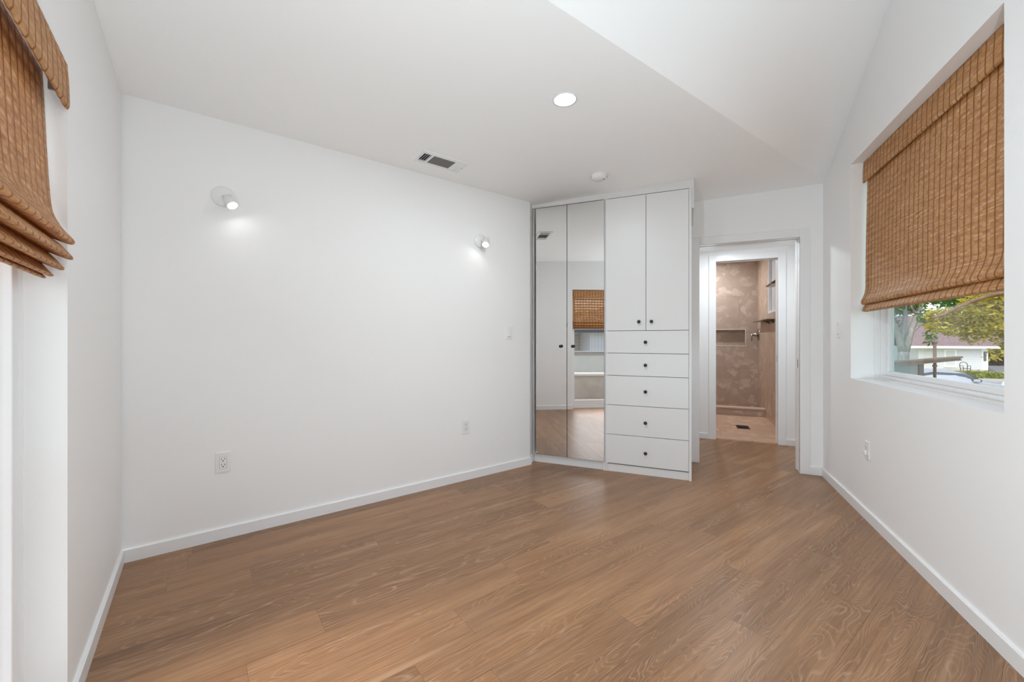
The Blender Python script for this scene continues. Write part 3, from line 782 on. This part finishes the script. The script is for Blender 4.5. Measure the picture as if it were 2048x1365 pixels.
# ------------------------------------------------------------------ roman shades
def strip(name, prof, x0, x1, material, parent, th=0.0024, jitter=0.0, v0=0.0):
    """cloth strip: prof is a list of (y, z); uv 'weave' in metres"""
    # resample the profile smoothly
    P = [Vector((0, y, z)) for y, z in prof]; out = []
    for i in range(len(P)-1):
        a = P[max(i-1, 0)]; p = P[i]; q = P[i+1]; c = P[min(i+2, len(P)-1)]
        n = max(2, int((q-p).length/0.012))
        for k in range(n):
            t = k/n
            out.append(0.5*((2*p) + (q-a)*t + (2*a-5*p+4*q-c)*t*t + (3*p-a-3*q+c)*t*t*t))
    out.append(P[-1])
    nx = int((x1-x0)/0.0125)
    bm = bmesh.new(); uvl = bm.loops.layers.uv.new('weave')
    L = [0.0]
    for p, q in zip(out, out[1:]): L.append(L[-1] + (q-p).length)
    rr = random.Random(len(prof)*13+nx)
    grid = []
    for i in range(nx+1):
        u = i/nx; x = x0 + (x1-x0)*u; col = []
        for p, l in zip(out, L):
            dx = rr.uniform(-jitter, jitter) if i in (0, nx) else 0.0
            cordw = 0.0006*math.cos(2*math.pi*(x-x0)/0.05)
            col.append((bm.verts.new((x+dx, p.y+cordw, p.z)), x-x0, l+v0))
        grid.append(col)
    for i in range(nx):
        for k in range(len(out)-1):
            q = (grid[i][k], grid[i][k+1], grid[i+1][k+1], grid[i+1][k])
            f = bm.faces.new([a[0] for a in q]); f.smooth = True
            for lp, a in zip(f.loops, q): lp[uvl].uv = (a[1], a[2])
    me = bpy.data.meshes.new(name); bm.to_mesh(me); bm.free(); me.materials.append(material)
    o = bpy.data.objects.new(name, me); COL.objects.link(o); o.parent = parent
    s = o.modifiers.new('thickness', 'SOLIDIFY'); s.thickness = th; s.offset = 0
    return o
def valance(parent, x0, x1, ya, yf, z0, z1):
    """front board of woven reed with returns: y back, y front"""
    strip('valance', [(yf-0.004, z1), (yf, (z0+z1)/2), (yf+0.001, z0+0.004), (yf-0.004, z0), (yf-0.007, z0+0.02)], x0, x1, WEAVE, parent, 0.006)
# left shade, in the tall glass opening
ls = empty('roman_shade', at(FB, (BX0+BX1)/2, 0, 1.34), 'woven bamboo roman shade, far left, folded into a thick stack at its bottom', 'roman shade')
def sub(o, F): 
    return o
ox_, oz_ = (BX0+BX1)/2, 1.34
def LP(prof): return [(y, z-oz_) for y, z in prof]
xa, xb = BX0+0.016-ox_, BX1-0.016-ox_
valance(ls, xa, xb, -0.05, 0.003, 1.863-oz_, 1.994-oz_)
MB().box(xa+0.01, xb-0.01, -0.055, -0.02, 1.955-oz_, 1.996-oz_).build('head_rail', PLASTIC, ls)
MB().box(xa+0.022, xa+0.030, -0.032, -0.012, 1.895-oz_, 1.955-oz_).build('cord_bracket', NICKEL, ls, label='small metal cord bracket')
strip('shade', LP([(-0.050, 1.960), (-0.046, 1.88), (-0.040, 1.72), (-0.033, 1.585), (-0.026, 1.535), (-0.008, 1.495), (0.010, 1.471), (0.018, 1.458), (0.012, 1.449), (-0.008, 1.455), (-0.05, 1.472)]), xa+0.004, xb-0.004, WEAVE_OPEN, ls, 0.0024, 0.0012)
for pr in ([(-0.050, 1.476), (-0.015, 1.448), (0.010, 1.415), (0.013, 1.408), (0.006, 1.404), (-0.05, 1.428)],
           [(-0.054, 1.436), (-0.028, 1.408), (-0.008, 1.380), (-0.005, 1.374), (-0.012, 1.371), (-0.056, 1.392)],
           [(-0.058, 1.398), (-0.044, 1.376), (-0.030, 1.356), (-0.027, 1.352), (-0.034, 1.350), (-0.060, 1.364)],
           [(-0.062, 1.366), (-0.054, 1.358), (-0.043, 1.346), (-0.046, 1.343), (-0.064, 1.352)]):
    strip('fold', LP(pr), xa+0.004, xb-0.004, WEAVE, ls, 0.0034, 0.0008, 0.02)
# right shade
rs = empty('roman_shade', at(FR, (WY0+WY1)/2, 0, 1.35), 'woven bamboo roman shade lowered over the right window, two soft folds at its hem', 'roman shade')
ox_, oz_ = (WY0+WY1)/2, 1.35
xa, xb = WY0+0.010-ox_, WY1-0.012-ox_
valance(rs, xa, xb, -0.12, -0.068, 2.262-oz_, 2.402-oz_)
MB().box(xa+0.01, xb-0.02, -0.112, -0.080, 2.36-oz_, 2.403-oz_).build('head_rail', PLASTIC, rs)
strip('shade', LP([(-0.090, 2.365), (-0.086, 2.24), (-0.080, 1.95), (-0.077, 1.75), (-0.076, 1.60), (-0.075, 1.516), (-0.068, 1.478), (-0.056, 1.445), (-0.0495, 1.428), (-0.0505, 1.414), (-0.058, 1.406), (-0.070, 1.408), (-0.09, 1.425)]), xa+0.014, xb-0.014, WEAVE_CLOSE, rs, 0.0024, 0.0012)
strip('fold', LP([(-0.090, 1.428), (-0.070, 1.400), (-0.060, 1.378), (-0.056, 1.363), (-0.062, 1.358), (-0.096, 1.362), (-0.100, 1.43)]), xa+0.014, xb-0.014, WEAVE, rs, 0.003, 0.0008, 0.02)

#OUTDOORS
# ------------------------------------------------------------------ outdoors
def leafy(name, material, parent, blobs, n, size, seed):
    """leaf quads scattered through ellipsoids (centre, radii), as one foliage mesh"""
    rr = random.Random(seed); bm = bmesh.new()
    vol = [b[1][0]*b[1][1]*b[1][2] for b in blobs]; tot = sum(vol)
    for (c, rad), v in zip(blobs, vol):
        for _ in range(max(20, int(n*v/tot))):
            while True:
                p = Vector((rr.uniform(-1, 1), rr.uniform(-1, 1), rr.uniform(-1, 1)))
                if p.length < 1: break
            p = p*(0.55 + 0.45*rr.random())/max(p.length, 0.25)*min(1, p.length+0.35)
            q = Vector((c[0]+p.x*rad[0], c[1]+p.y*rad[1], c[2]+p.z*rad[2]))
            a = Vector((rr.uniform(-1, 1), rr.uniform(-1, 1), rr.uniform(-0.9, 0.3))).normalized()
            t = a.cross(Vector((rr.uniform(-1, 1), rr.uniform(-1, 1), rr.uniform(-1, 1)))).normalized()
            s = size*rr.uniform(0.6, 1.3)
            bm.faces.new([bm.verts.new(q), bm.verts.new(q+a*s*0.5+t*s*0.22), bm.verts.new(q+a*s), bm.verts.new(q+a*s*0.5-t*s*0.22)])
    me = bpy.data.meshes.new(name); bm.to_mesh(me); bm.free(); me.materials.append(material)
    o = bpy.data.objects.new(name, me); COL.objects.link(o); o.parent = parent
    return o
def leaf_mat(name, a, b_, scale=1.2):
    m = mat(name, a, 0.6, spec=0.2); g = N(m)
    geo = g.n('ShaderNodeNewGeometry')
    ns = g.noise(geo.outputs['Position'], scale, 3, 0.6)
    c = g.ramp(g.math('MULTIPLY_ADD', geo.outputs['Random Per Island'], 0.35, g.math('MULTIPLY', ns, 0.7)), [(0.3, a), (0.72, b_)])
    g.base(c)
    tl = g.n('ShaderNodeBsdfTranslucent'); g.l(c, tl.inputs[0])
    mx = g.n('ShaderNodeMixShader'); mx.inputs[0].default_value = 0.45
    g.l(g.b.outputs[0], mx.inputs[1]); g.l(tl.outputs[0], mx.inputs[2]); g.l(mx.outputs[0], m.node_tree.nodes['Material Output'].inputs[0])
    return m
def rough_mat(name, a, b_, scale, rough=0.85, axis_scale=(1, 1, 1)):
    m = mat(name, a, rough, spec=0.2); g = N(m)
    geo = g.n('ShaderNodeNewGeometry'); x, y, z = g.sep(geo.outputs['Position'])
    v = g.vec(g.math('MULTIPLY', x, axis_scale[0]), g.math('MULTIPLY', y, axis_scale[1]), g.math('MULTIPLY', z, axis_scale[2]))
    ns = g.noise(v, scale, 4, 0.65)
    g.base(g.ramp(ns, [(0.3, a), (0.7, b_)]))
    return m
def siding_mat(name, col, pitch, vertical=False):
    m = mat(name, col, 0.6); g = N(m)
    geo = g.n('ShaderNodeNewGeometry'); x, y, z = g.sep(geo.outputs['Position'])
    k = x if vertical else z
    f = g.math('FRACT', g.math('DIVIDE', k, pitch))
    ln = g.math('LESS_THAN', f, 0.13)
    g.base(g.mix(ln, col, tuple(v*0.72 for v in col)))
    g.bump(f, 0.6, 0.02)
    return m
GREEN = leaf_mat('green_leaves', (0.035, 0.10, 0.02), (0.16, 0.34, 0.07))
YELLOW = leaf_mat('yellow_green_leaves', (0.27, 0.25, 0.03), (0.62, 0.55, 0.10), 0.8)
DEEP = leaf_mat('deep_green_leaves', (0.02, 0.11, 0.02), (0.08, 0.30, 0.05))
BARK = rough_mat('grey_bark', (0.16, 0.15, 0.14), (0.40, 0.38, 0.36), 9, axis_scale=(3, 3, 0.7))
BROWNBARK = rough_mat('brown_bark', (0.12, 0.075, 0.055), (0.25, 0.165, 0.12), 8)
SHINGLE = rough_mat('mauve_brown_shingles', (0.135, 0.095, 0.100), (0.27, 0.205, 0.205), 5, axis_scale=(1, 1, 3))
GREYROOF = rough_mat('grey_shingles', (0.22, 0.23, 0.24), (0.36, 0.37, 0.38), 6, axis_scale=(1, 1, 3))
SIDING = siding_mat('white_lap_siding', (0.60, 0.64, 0.68), 0.18)
BOARDS = siding_mat('white_vertical_boards', (0.74, 0.76, 0.79), 0.16, True)
WHITE = mat('white_house_trim', (0.8, 0.82, 0.84), 0.5)
STEEL = mat('dark_glass', (0.10, 0.13, 0.14), 0.15)
LAWN = rough_mat('dry_lawn', (0.20, 0.22, 0.06), (0.42, 0.42, 0.16), 3)
CONCRETE = rough_mat('pale_concrete', (0.40, 0.39, 0.37), (0.52, 0.51, 0.49), 4)
ASPHALT = rough_mat('street_asphalt', (0.30, 0.31, 0.32), (0.38, 0.39, 0.40), 5)
GZ = -1.8
b = MB(); b.box(2.2, 80, -30, 120, GZ-0.2, GZ); b.build('ground', LAWN, kind='structure')
b = MB(); b.box(4, 80, 22.5, 30.5, GZ, GZ+0.012); b.build('ground_street', ASPHALT, kind='structure')
b = MB(); b.box(4, 80, 31.5, 36.0, GZ, GZ+0.02); b.build('ground_sidewalk', CONCRETE, kind='structure')
b = MB(); b.box(19.0, 29.5, 36.0, 42.5, GZ, GZ+0.015); b.box(23.6, 29.5, 42.5, 51.4, GZ, GZ+0.015); b.build('ground_driveway', CONCRETE, kind='structure')
b = MB(); b.box(-40, 2.2, -60, 4.0, -0.6, -0.13); b.build('ground_patio', rough_mat('pale_gravel', (0.36, 0.31, 0.25), (0.66, 0.60, 0.52), 40), kind='structure')

# white house across the street
HXA, HXB, HYF = 21.06, 26.0, 52.6
ho = empty('house', (23.5, 55.5, GZ), 'low white lap sided house with mauve brown shingle roof across the street', 'house')
def hl(p): return (p[0]-23.5, p[1]-55.5, p[2]-GZ)
def hb(b, x0, x1, y0, y1, z0, z1, bevel=0): return b.box(x0-23.5, x1-23.5, y0-55.5, y1-55.5, z0-GZ, z1-GZ, bevel=bevel)
hb(MB(), HXA, HXB, HYF, 60, GZ+0.12, 0.50).build('wall', SIDING, ho)
hb(MB(), HXA-0.02, HXB+0.02, HYF-0.03, 60.02, GZ, GZ+0.16).build('foundation', CONCRETE, ho)
b = MB(); hb(b, HXB-0.42, HXB+0.02, HYF-0.05, HYF+0.3, GZ+0.12, 0.48); b.build('corner_board', WHITE, ho)
b = MB(); b.poly([hl((HXA-1.2, HYF-0.7, 0.42)), hl((31.5, HYF-0.7, 0.42)), hl((31.5, 58.2, 3.6)), hl((HXA-1.2, 58.2, 3.6))], direction=(0, 0.03, 0.16))
b.poly([hl((HXA-1.2, 64.0, 0.42)), hl((31.5, 64.0, 0.42)), hl((31.5, 58.2, 3.6)), hl((HXA-1.2, 58.2, 3.6))], direction=(0, -0.03, 0.16)); b.build('roof', SHINGLE, ho)
b = MB(); hb(b, HXA-1.2, 31.5, HYF-0.76, HYF-0.66, 0.34, 0.56); b.build('gutter', WHITE, ho)
b = MB(); hb(b, HXA-1.2, 31.5, HYF-0.68, HYF, 0.34, 0.37); b.build('soffit', WHITE, ho)
def hwin(x0, x1, z0, z1, y):
    b = MB(); hb(b, x0-0.10, x0, y-0.06, y, z0-0.12, z1+0.08); hb(b, x1, x1+0.10, y-0.06, y, z0-0.12, z1+0.08); hb(b, x0, x1, y-0.06, y, z1, z1+0.08); hb(b, x0-0.14, x1+0.14, y-0.09, y, z0-0.16, z0)
    f = b.build('window', WHITE, ho)
    hb(MB(), x0, x1, y-0.03, y-0.005, z0, z1).build('pane', mat('curtained_glass', (0.50, 0.56, 0.57), 0.3), f)
    b = MB(); hb(b, x0, x1, y-0.045, y-0.02, (z0+z1)/2-0.02, (z0+z1)/2+0.02); b.build('meeting_rail', WHITE, f)
hwin(23.05, 23.72, -1.33, 0.12, HYF)
b = MB(); hb(b, HXB-0.30, HXB-0.12, HYF-0.08, HYF-0.04, -0.85, 0.05); b.build('side_light', STEEL, ho)
b = MB(); hb(b, HXB, 31.0, HYF+2.2, HYF+2.35, GZ+0.5, 0.48); b.build('porch_wall', mat('taupe_porch_wall', (0.21, 0.19, 0.17), 0.7), ho)
b = MB()
for i in range(4): hb(b, HXB+0.06, 30.5, HYF-0.9+0.32*i, HYF+2.3, GZ+0.13*i, GZ+0.13*(i+1))
b.build('porch_steps', mat('dark_grey_steps', (0.19, 0.20, 0.215), 0.7), ho)
b = MB(); hb(b, 30.3, 30.5, HYF-0.4, HYF-0.2, GZ+0.5, 0.42); b.build('porch_post', WHITE, ho)
# dry shrub on the porch
sb = empty('dry_shrub', (27.3, HYF+0.95, GZ+0.52), 'rusty brown dry shrub on the porch of the white house', 'shrub')
leafy('foliage', leaf_mat('rusty_leaves', (0.07, 0.030, 0.015), (0.24, 0.11, 0.055), 4), sb, [((0, 0, 0.55), (0.75, 0.5, 0.5)), ((0.6, 0.1, 0.65), (0.5, 0.4, 0.6))], 900, 0.17, 3)
MB().tube([(0, 0, 0), (0.02, 0, 0.35)], 0.03).build('stem', BROWNBARK, sb)

# neighbouring grey roofed house, left
h2 = empty('house', (15.5, 60, GZ), 'white house with long grey roof behind the grey barked tree', 'house')
b = MB(); b.box(-9, 4.0, 0, 9, 0, 2.35); b.build('wall', WHITE, h2)
b = MB(); b.poly([(-9.8, -0.8, 2.2), (4.5, -0.8, 2.2), (3.2, 4.2, 5.0), (-8.5, 4.2, 5.0)], direction=(0, 0.02, 0.15)); b.poly([(-9.8, 9.6, 2.2), (4.5, 9.6, 2.2), (3.2, 4.2, 5.0), (-8.5, 4.2, 5.0)], direction=(0, -0.02, 0.15)); b.build('roof', GREYROOF, h2)
b = MB(); b.box(-9.8, 4.5, -0.9, -0.78, 2.15, 2.36); b.build('gutter', WHITE, h2)
b = MB(); b.box(0.2, 3.2, -0.06, 0.0, 0.15, 1.65); b.build('garage_opening', STEEL, h2)
b = MB(); b.box(-3.2, -2.2, -0.06, 0.0, 0.8, 1.9); b.build('window', STEEL, h2)

# grey barked tree
t1 = empty('tree', (6.85, 18.12, GZ), 'grey barked tree with several leaning stems outside the right window', 'tree')
def tl_(p): return (p[0]-6.85, p[1]-18.12, p[2]-GZ)
def stem(b, pts, r, r2): b.tube([tl_(p) for p in pts], r, 10, r2)
b = MB()
stem(b, [(6.84, 18.13, GZ), (6.83, 18.12, -0.5), (6.85, 18.12, 0.30), (6.86, 18.12, 0.75)], 0.19, 0.15)
b.build('trunk', BARK, t1)
for pts, r, r2 in (([(6.85, 18.12, 0.55), (6.78, 18.09, 1.0), (6.65, 18.04, 1.5), (6.42, 17.95, 2.1), (6.2, 17.9, 3.2)], 0.115, 0.06),
                   ([(6.87, 18.12, 0.55), (6.98, 18.16, 1.0), (7.10, 18.22, 1.5), (7.30, 18.30, 2.0), (7.46, 18.37, 2.5), (7.7, 18.5, 3.4)], 0.115, 0.055),
                   ([(6.86, 18.16, 0.80), (6.87, 18.20, 1.3), (6.95, 18.22, 2.0), (6.93, 18.2, 3.1)], 0.075, 0.05),
                   ([(7.06, 18.2, 1.35), (7.30, 18.25, 1.62), (7.52, 18.3, 1.78)], 0.055, 0.03),
                   ([(7.28, 18.29, 1.95), (7.10, 18.2, 2.3), (7.02, 18.2, 2.8)], 0.04, 0.03)):
    b = MB(); stem(b, pts, r, r2); b.build('stem', BARK, t1)
leafy('foliage', GREEN, t1, [(tl_((6.45, 18.1, 2.35)), (0.40, 0.6, 0.33)), (tl_((7.15, 18.6, 2.45)), (0.5, 0.5, 0.45)), (tl_((7.45, 18.2, 1.95)), (0.22, 0.3, 0.25)),
      (tl_((7.62, 18.3, 1.35)), (0.14, 0.2, 0.35)), (tl_((6.7, 18.9, 1.75)), (0.45, 0.4, 0.25)), (tl_((6.95, 18.9, 2.75)), (0.9, 0.6, 0.3))], 3400, 0.14, 11)
# yellow green tree, its trunk out of sight to the right
t2 = empty('tree', (11.6*0.86, 18.3*0.86, GZ), 'yellow green tree with a drooping canopy across the right window', 'tree')
K2 = 0.86
def t2l(p): return ((p[0]-11.6)*K2, (p[1]-18.3)*K2, (EYE+(p[2]-EYE)*K2 if p[2] > GZ+0.01 else GZ)-GZ)
b = MB(); b.tube([t2l(p) for p in ((11.6, 18.3, GZ), (11.5, 18.3, 0.2), (11.2, 18.2, 1.8), (10.8, 18.1, 2.9))], 0.26, 12, 0.17); b.build('trunk', BROWNBARK, t2)
for pts in ([(10.8, 18.1, 2.9), (9.6, 17.8, 2.75), (8.6, 17.5, 2.5), (7.9, 17.25, 2.22), (7.45, 17.1, 1.95), (7.1, 17.0, 1.82)], [(11.2, 18.2, 1.8), (10.2, 18.0, 1.75), (9.3, 17.9, 1.62), (8.5, 17.6, 1.66)], [(11.3, 18.2, 1.6), (10.3, 18.0, 2.4), (9.4, 17.9, 2.6)]):
    b = MB(); b.tube([t2l(p) for p in pts], 0.07, 8, 0.025); b.build('branch', BROWNBARK, t2)
bl = [((7.55, 17.45, 1.95), (0.45, 0.35, 0.26)), ((7.45, 17.35, 1.62), (0.38, 0.3, 0.22)), ((8.1, 17.6, 1.9), (0.55, 0.4, 0.36)), ((8.0, 17.6, 1.50), (0.5, 0.4, 0.22)), ((8.7, 17.8, 1.75), (0.55, 0.5, 0.5)),
      ((8.35, 17.65, 1.30), (0.22, 0.22, 0.30)), ((8.75, 17.8, 1.24), (0.28, 0.2, 0.16)), ((9.3, 18.0, 1.8), (0.5, 0.5, 0.55)), ((9.35, 18.0, 1.15), (0.26, 0.3, 0.42)), ((9.2, 17.95, 0.80), (0.30, 0.25, 0.13)), ((8.95, 17.9, 0.62), (0.18, 0.2, 0.08)), ((9.7, 18.1, 1.0), (0.4, 0.4, 0.6)), ((9.5, 18.2, 2.4), (1.2, 0.8, 0.4)), ((10.4, 18.3, 2.6), (1.3, 0.9, 0.9))]
leafy('foliage', YELLOW, t2, [(t2l(c), tuple(v*K2 for v in r)) for c, r in bl], 17000, 0.115, 5)
# darker tree behind
t3 = empty('tree', (20.5, 34.5, GZ), 'deep green leafy tree behind the yellow green canopy', 'tree')
MB().tube([(0, 0, 0), (0.05, 0, 3.4), (0.1, 0.1, 5.4)], 0.25, 12, 0.14).build('trunk', BROWNBARK, t3)
leafy('foliage', DEEP, t3, [((-3.4, 0, 5.5), (2.2, 1.6, 0.9)), ((-1.2, 0.2, 5.5), (2.6, 1.6, 1.1)), ((-5.4, -0.4, 5.8), (1.8, 1.2, 0.8)), ((1.4, 0, 5.4), (2.0, 1.4, 1.0))], 7000, 0.30, 8)
MB().tube([(0.05, 0, 3.2), (-1.5, 0, 4.6), (-4.5, -0.2, 5.6)], 0.12, 8, 0.05).build('branch', BROWNBARK, t3)

# brown post and rail with a panel
rl = empty('garden_rail', (3.87, 9.14, GZ), 'dark brown rail with capped post and panel just outside the right window', 'railing')
def rb(p): return Vector((p[0]-3.87, p[1]-9.14, p[2]-GZ))
WOODB = rough_mat('weathered_brown_wood', (0.15, 0.105, 0.08), (0.25, 0.19, 0.155), 12, 0.6)
u = Vector((4.553-2.787, 9.972-7.701, 0)).normalized(); nrm = Vector((-u.y, u.x, 0))
a = rb((2.60, 7.461, 0.845)); e_ = rb((4.553, 9.972, 0.861))
b = MB()
def bar(b, a, e, w, h):
    d = (e-a).normalized(); s = Vector((-d.y, d.x, 0)).normalized()*w/2
    b.poly([a-s-Vector((0, 0, h)), a+s-Vector((0, 0, h)), a+s, a-s], direction=e-a)
bar(b, a, e_, 0.10, 0.030); bar(b, a-Vector((0, 0, 0.030)), e_-Vector((0, 0, 0.030))-u*0.025, 0.065, 0.032); bar(b, a-Vector((0, 0, 0.062)), e_-Vector((0, 0, 0.062))-u*0.01, 0.085, 0.012)
b.build('rail', WOODB, rl)
b = MB(); b.lathe([(0.021, 0.3), (0.021, 2.50), (0.030, 2.505), (0.030, 2.53), (0.022, 2.54), (0.022, 2.88), (0.021, 2.89)], 14); b.build('post', WOODB, rl)
b = MB(); b.lathe([(0.022, 2.885), (0.034, 2.905), (0.040, 2.925), (0.034, 2.945), (0, 2.952)], 16); b.build('post_cap', WOODB, rl)
a2 = rb((2.60, 7.461, 0.775)); e2 = rb((3.36, 8.44, 0.775))
b = MB(); bar(b, a2, e2, 0.03, 2.45); b.build('panel', mat('slate_blue_panel', (0.17, 0.215, 0.235), 0.5), rl)
b = MB(); bar(b, e2, e2+u*0.20, 0.05, 2.4); b.build('panel_edge', mat('dark_brown_board', (0.05, 0.036, 0.03), 0.6), rl)

# parked cars
def make_car(m, paint_col, label):
    c = empty('car', m, label, 'car')
    P = mat('car_paint', paint_col, 0.2, 0.3); G = mat('car_glass', (0.06, 0.075, 0.085), 0.06)
    prof = [(-2.2, 0.30), (-2.25, 0.62), (-2.15, 0.88), (-1.75, 0.98), (-1.25, 1.36), (-0.75, 1.46), (0.05, 1.45), (0.42, 1.36), (1.05, 0.98), (1.75, 0.86), (2.15, 0.70), (2.22, 0.50), (2.18, 0.28)]
    b = bmesh.new(); rows = []
    for y, k in ((-0.88, 0.0), (-0.80, 0.5), (-0.62, 1.0), (0.0, 1.06), (0.62, 1.0), (0.80, 0.5), (0.88, 0.0)):
        row = []
        for x, z in prof:
            top = max(0.0, z-0.92)
            zz = min(z, 0.92) + top*k if z > 0.92 else z*(0.96+0.04*min(1, k))
            row.append(b.verts.new((x*(0.97+0.03*min(1, k)), y, zz)))
        rows.append(row)
    for r0, r1 in zip(rows, rows[1:]):
        for i in range(len(prof)-1):
            f = b.faces.new((r0[i], r0[i+1], r1[i+1], r1[i])); f.smooth = True
        b.faces.new((r0[-1], r0[0], r1[0], r1[-1]))
    b.faces.new(rows[0]); b.faces.new(rows[-1])
    bmesh.ops.recalc_face_normals(b, faces=b.faces[:])
    mb = MB(); mb._add(b); mb.build('body', P, c)
    b = MB(); b.poly([(0.46, -0.60, 1.355), (0.46, 0.60, 1.355), (1.03, 0.68, 1.005), (1.03, -0.68, 1.005)], direction=(0.02, 0, 0.03)); b.build('windscreen', G, c)
    for s in (-1, 1):
        b = MB(); b.poly([(-1.25, s*0.80, 0.98), (0.95, s*0.80, 0.98), (0.35, s*0.68, 1.32), (-0.75, s*0.68, 1.38), (-1.15, s*0.70, 1.30)], direction=(0, s*0.03, 0.02)); b.build('side_window', G, c)
        b = MB(); b.box(0.62, 0.80, s*0.93-0.09, s*0.93+0.09, 0.97, 1.10, bevel=0.03); b.build('wing_mirror', P, c)
        for x in (-1.35, 1.38):
            b = MB(); b.lathe([(0, -0.1), (0.31, -0.1), (0.31, 0.1), (0, 0.1)], 24, Matrix.Translation((x, s*0.80, 0.31)) @ Matrix.Rotation(R(90), 4, 'X')); b.build('wheel', DARK, c)
        b = MB(); b.box(2.05, 2.19, s*0.62-0.18, s*0.62+0.18, 0.60, 0.70, bevel=0.03); b.build('headlamp', STEEL, c)
    return c
make_car(Matrix.Translation((11.75, 26.9, GZ+0.012)) @ Matrix.Rotation(R(2), 4, 'Z'), (0.42, 0.47, 0.52), 'silver car parked in the street below the right window')
make_car(Matrix.Translation((16.7, 27.6, GZ+0.012)) @ Matrix.Rotation(R(2), 4, 'Z'), (0.80, 0.82, 0.84), 'white car at the right edge of the window view')

# metal garden chairs by the white house
def garden_chair(m, label):
    c = empty('garden_chair', m, label, 'chair', 'black metal chairs by the white house')
    IRON = bpy.data.materials.get('black_iron') or mat('black_iron', (0.012, 0.012, 0.013), 0.5)
    MB().box(-0.24, 0.24, -0.24, 0.24, 0.42, 0.45).build('seat', IRON, c)
    MB().tube([(-0.24, 0.24, 0.42), (-0.25, 0.27, 0.75)] + [(-0.25*math.cos(math.pi*k/10), 0.28, 0.75+0.22*math.sin(math.pi*k/10)) for k in range(1, 10)] + [(0.25, 0.27, 0.75), (0.24, 0.24, 0.42)], 0.026, 8).build('back_hoop', IRON, c)
    for x in (-0.22, 0.22):
        for y in (-0.22, 0.22): MB().tube([(x, y, 0.43), (x*1.12, y*1.12, 0)], 0.022, 6).build('leg', IRON, c)
        MB().tube([(x*1.1, 0.24, 0.66), (x*1.1, -0.2, 0.66), (x*1.1, -0.22, 0.43)], 0.022, 6).build('arm_rest', IRON, c)
    return c
g1 = garden_chair(Matrix.Translation((22.75, 48.9, GZ)), 'black metal hoop back chair on the lawn, nearer the house window')
copy_tree(g1, Matrix.Translation((23.75, 49.0, GZ)) @ Matrix.Rotation(R(40), 4, 'Z'), 'black metal hoop back chair on the lawn, nearer the porch steps')
gc = empty('ground_cover', (21.3, 44.5, GZ), 'yellow green ground cover bed in front of the white house', 'plants')
leafy('foliage', leaf_mat('bed_leaves', (0.12, 0.16, 0.02), (0.36, 0.40, 0.08), 2), gc, [((0, 0, 0.15), (1.6, 1.8, 0.35)), ((1.7, 0.9, 0.12), (1.2, 1.6, 0.28))], 2600, 0.22, 21)

# beyond the tall glass (seen in the mirror): terrace walls and a neighbour's house
FT = frame((-2.0, -1.66), (0.92, -0.39), (0.39, 0.92))
STUCCO = rough_mat('taupe_stucco', (0.42, 0.37, 0.32), (0.50, 0.45, 0.40), 6)
PALE = rough_mat('pale_stucco', (0.64, 0.67, 0.64), (0.72, 0.74, 0.71), 5)
CAPG = mat('grey_cap_stone', (0.36, 0.34, 0.33), 0.7)
CAPW = mat('cream_cap_stone', (0.70, 0.66, 0.60), 0.7)
tA = empty('terrace_wall', FT @ Matrix.Translation((0, 0, -0.13)), 'low taupe terrace wall with cream cap outside the tall glass, in the mirror', 'garden wall')
MB().box(-2.5, 3.5, -0.25, 0, 0, 0.46).build('wall_body', STUCCO, tA)
MB().box(-2.52, 3.52, -0.27, 0.03, 0.50, 0.545).build('cap', CAPW, tA)
MB().box(-2.5, 3.5, -0.26, 0.012, 0.46, 0.50).build('cap_shadow_course', CAPG, tA)
FT2 = FT @ Matrix.Translation((-0.3, -1.6, -0.13))
tB = empty('terrace_wall', FT2, 'taller pale terrace wall with grey cap behind the taupe one, in the mirror', 'garden wall')
MB().box(-4, 4.5, -0.25, 0, 0, 0.90).build('wall_body', PALE, tB)
MB().box(-4.02, 4.52, -0.28, 0.04, 0.90, 0.985).build('cap', CAPG, tB)
FN = frame((-4.70, -14.5), (0.92, -0.39), (0.39, 0.92))
h3 = empty('house', FN @ Matrix.Translation((0, 0, -0.13)), 'white board sided house with grey roof, seen in the mirrored door', 'house')
b = MB(); b.box(-0.02, 7, -7, 0, 0, 1.75); b.build('wall', BOARDS, h3)
b = MB(); b.poly([(-1.9, 0.6, 1.72), (8, 0.6, 1.72), (6, -3.4, 3.6), (2.3, -3.4, 3.6)], direction=(0, -0.02, 0.12)); b.poly([(-1.9, 0.6, 1.72), (2.3, -3.4, 3.6), (2.3, -3.6, 3.6), (-1.9, -7.4, 1.72)], direction=(0.02, 0, 0.12)); b.build('roof', mat('pale_grey_roof', (0.40, 0.42, 0.44), 0.8), h3)
b = MB(); b.box(-1.95, 8.05, 0.56, 0.66, 1.66, 1.82); b.build('fascia', mat('dark_grey_fascia', (0.09, 0.11, 0.13), 0.6), h3)
b = MB(); b.poly([(-3.2, -3.2, 0), (-0.03, -3.2, 0), (-0.03, -3.2, 1.70), (-3.2, -3.2, 1.70)], direction=(0, -3.5, 0)); b.build('wing_wall', siding_mat('cream_siding', (0.66, 0.61, 0.53), 0.2), h3)
t4 = empty('tree', (-9.5, -27, -0.13), 'bright green tree behind the houses, seen in the mirrored door', 'tree')
MB().tube([(0, 0, 0), (0, 0.1, 2.5)], 0.2, 10, 0.12).build('trunk', BROWNBARK, t4)
leafy('foliage', GREEN, t4, [((0, 0, 2.9), (3.2, 2.0, 1.3)), ((3.2, 0, 2.8), (2.4, 1.6, 1.1)), ((-3.2, 0, 3.0), (2.4, 1.6, 1.3))], 4000, 0.3, 31)
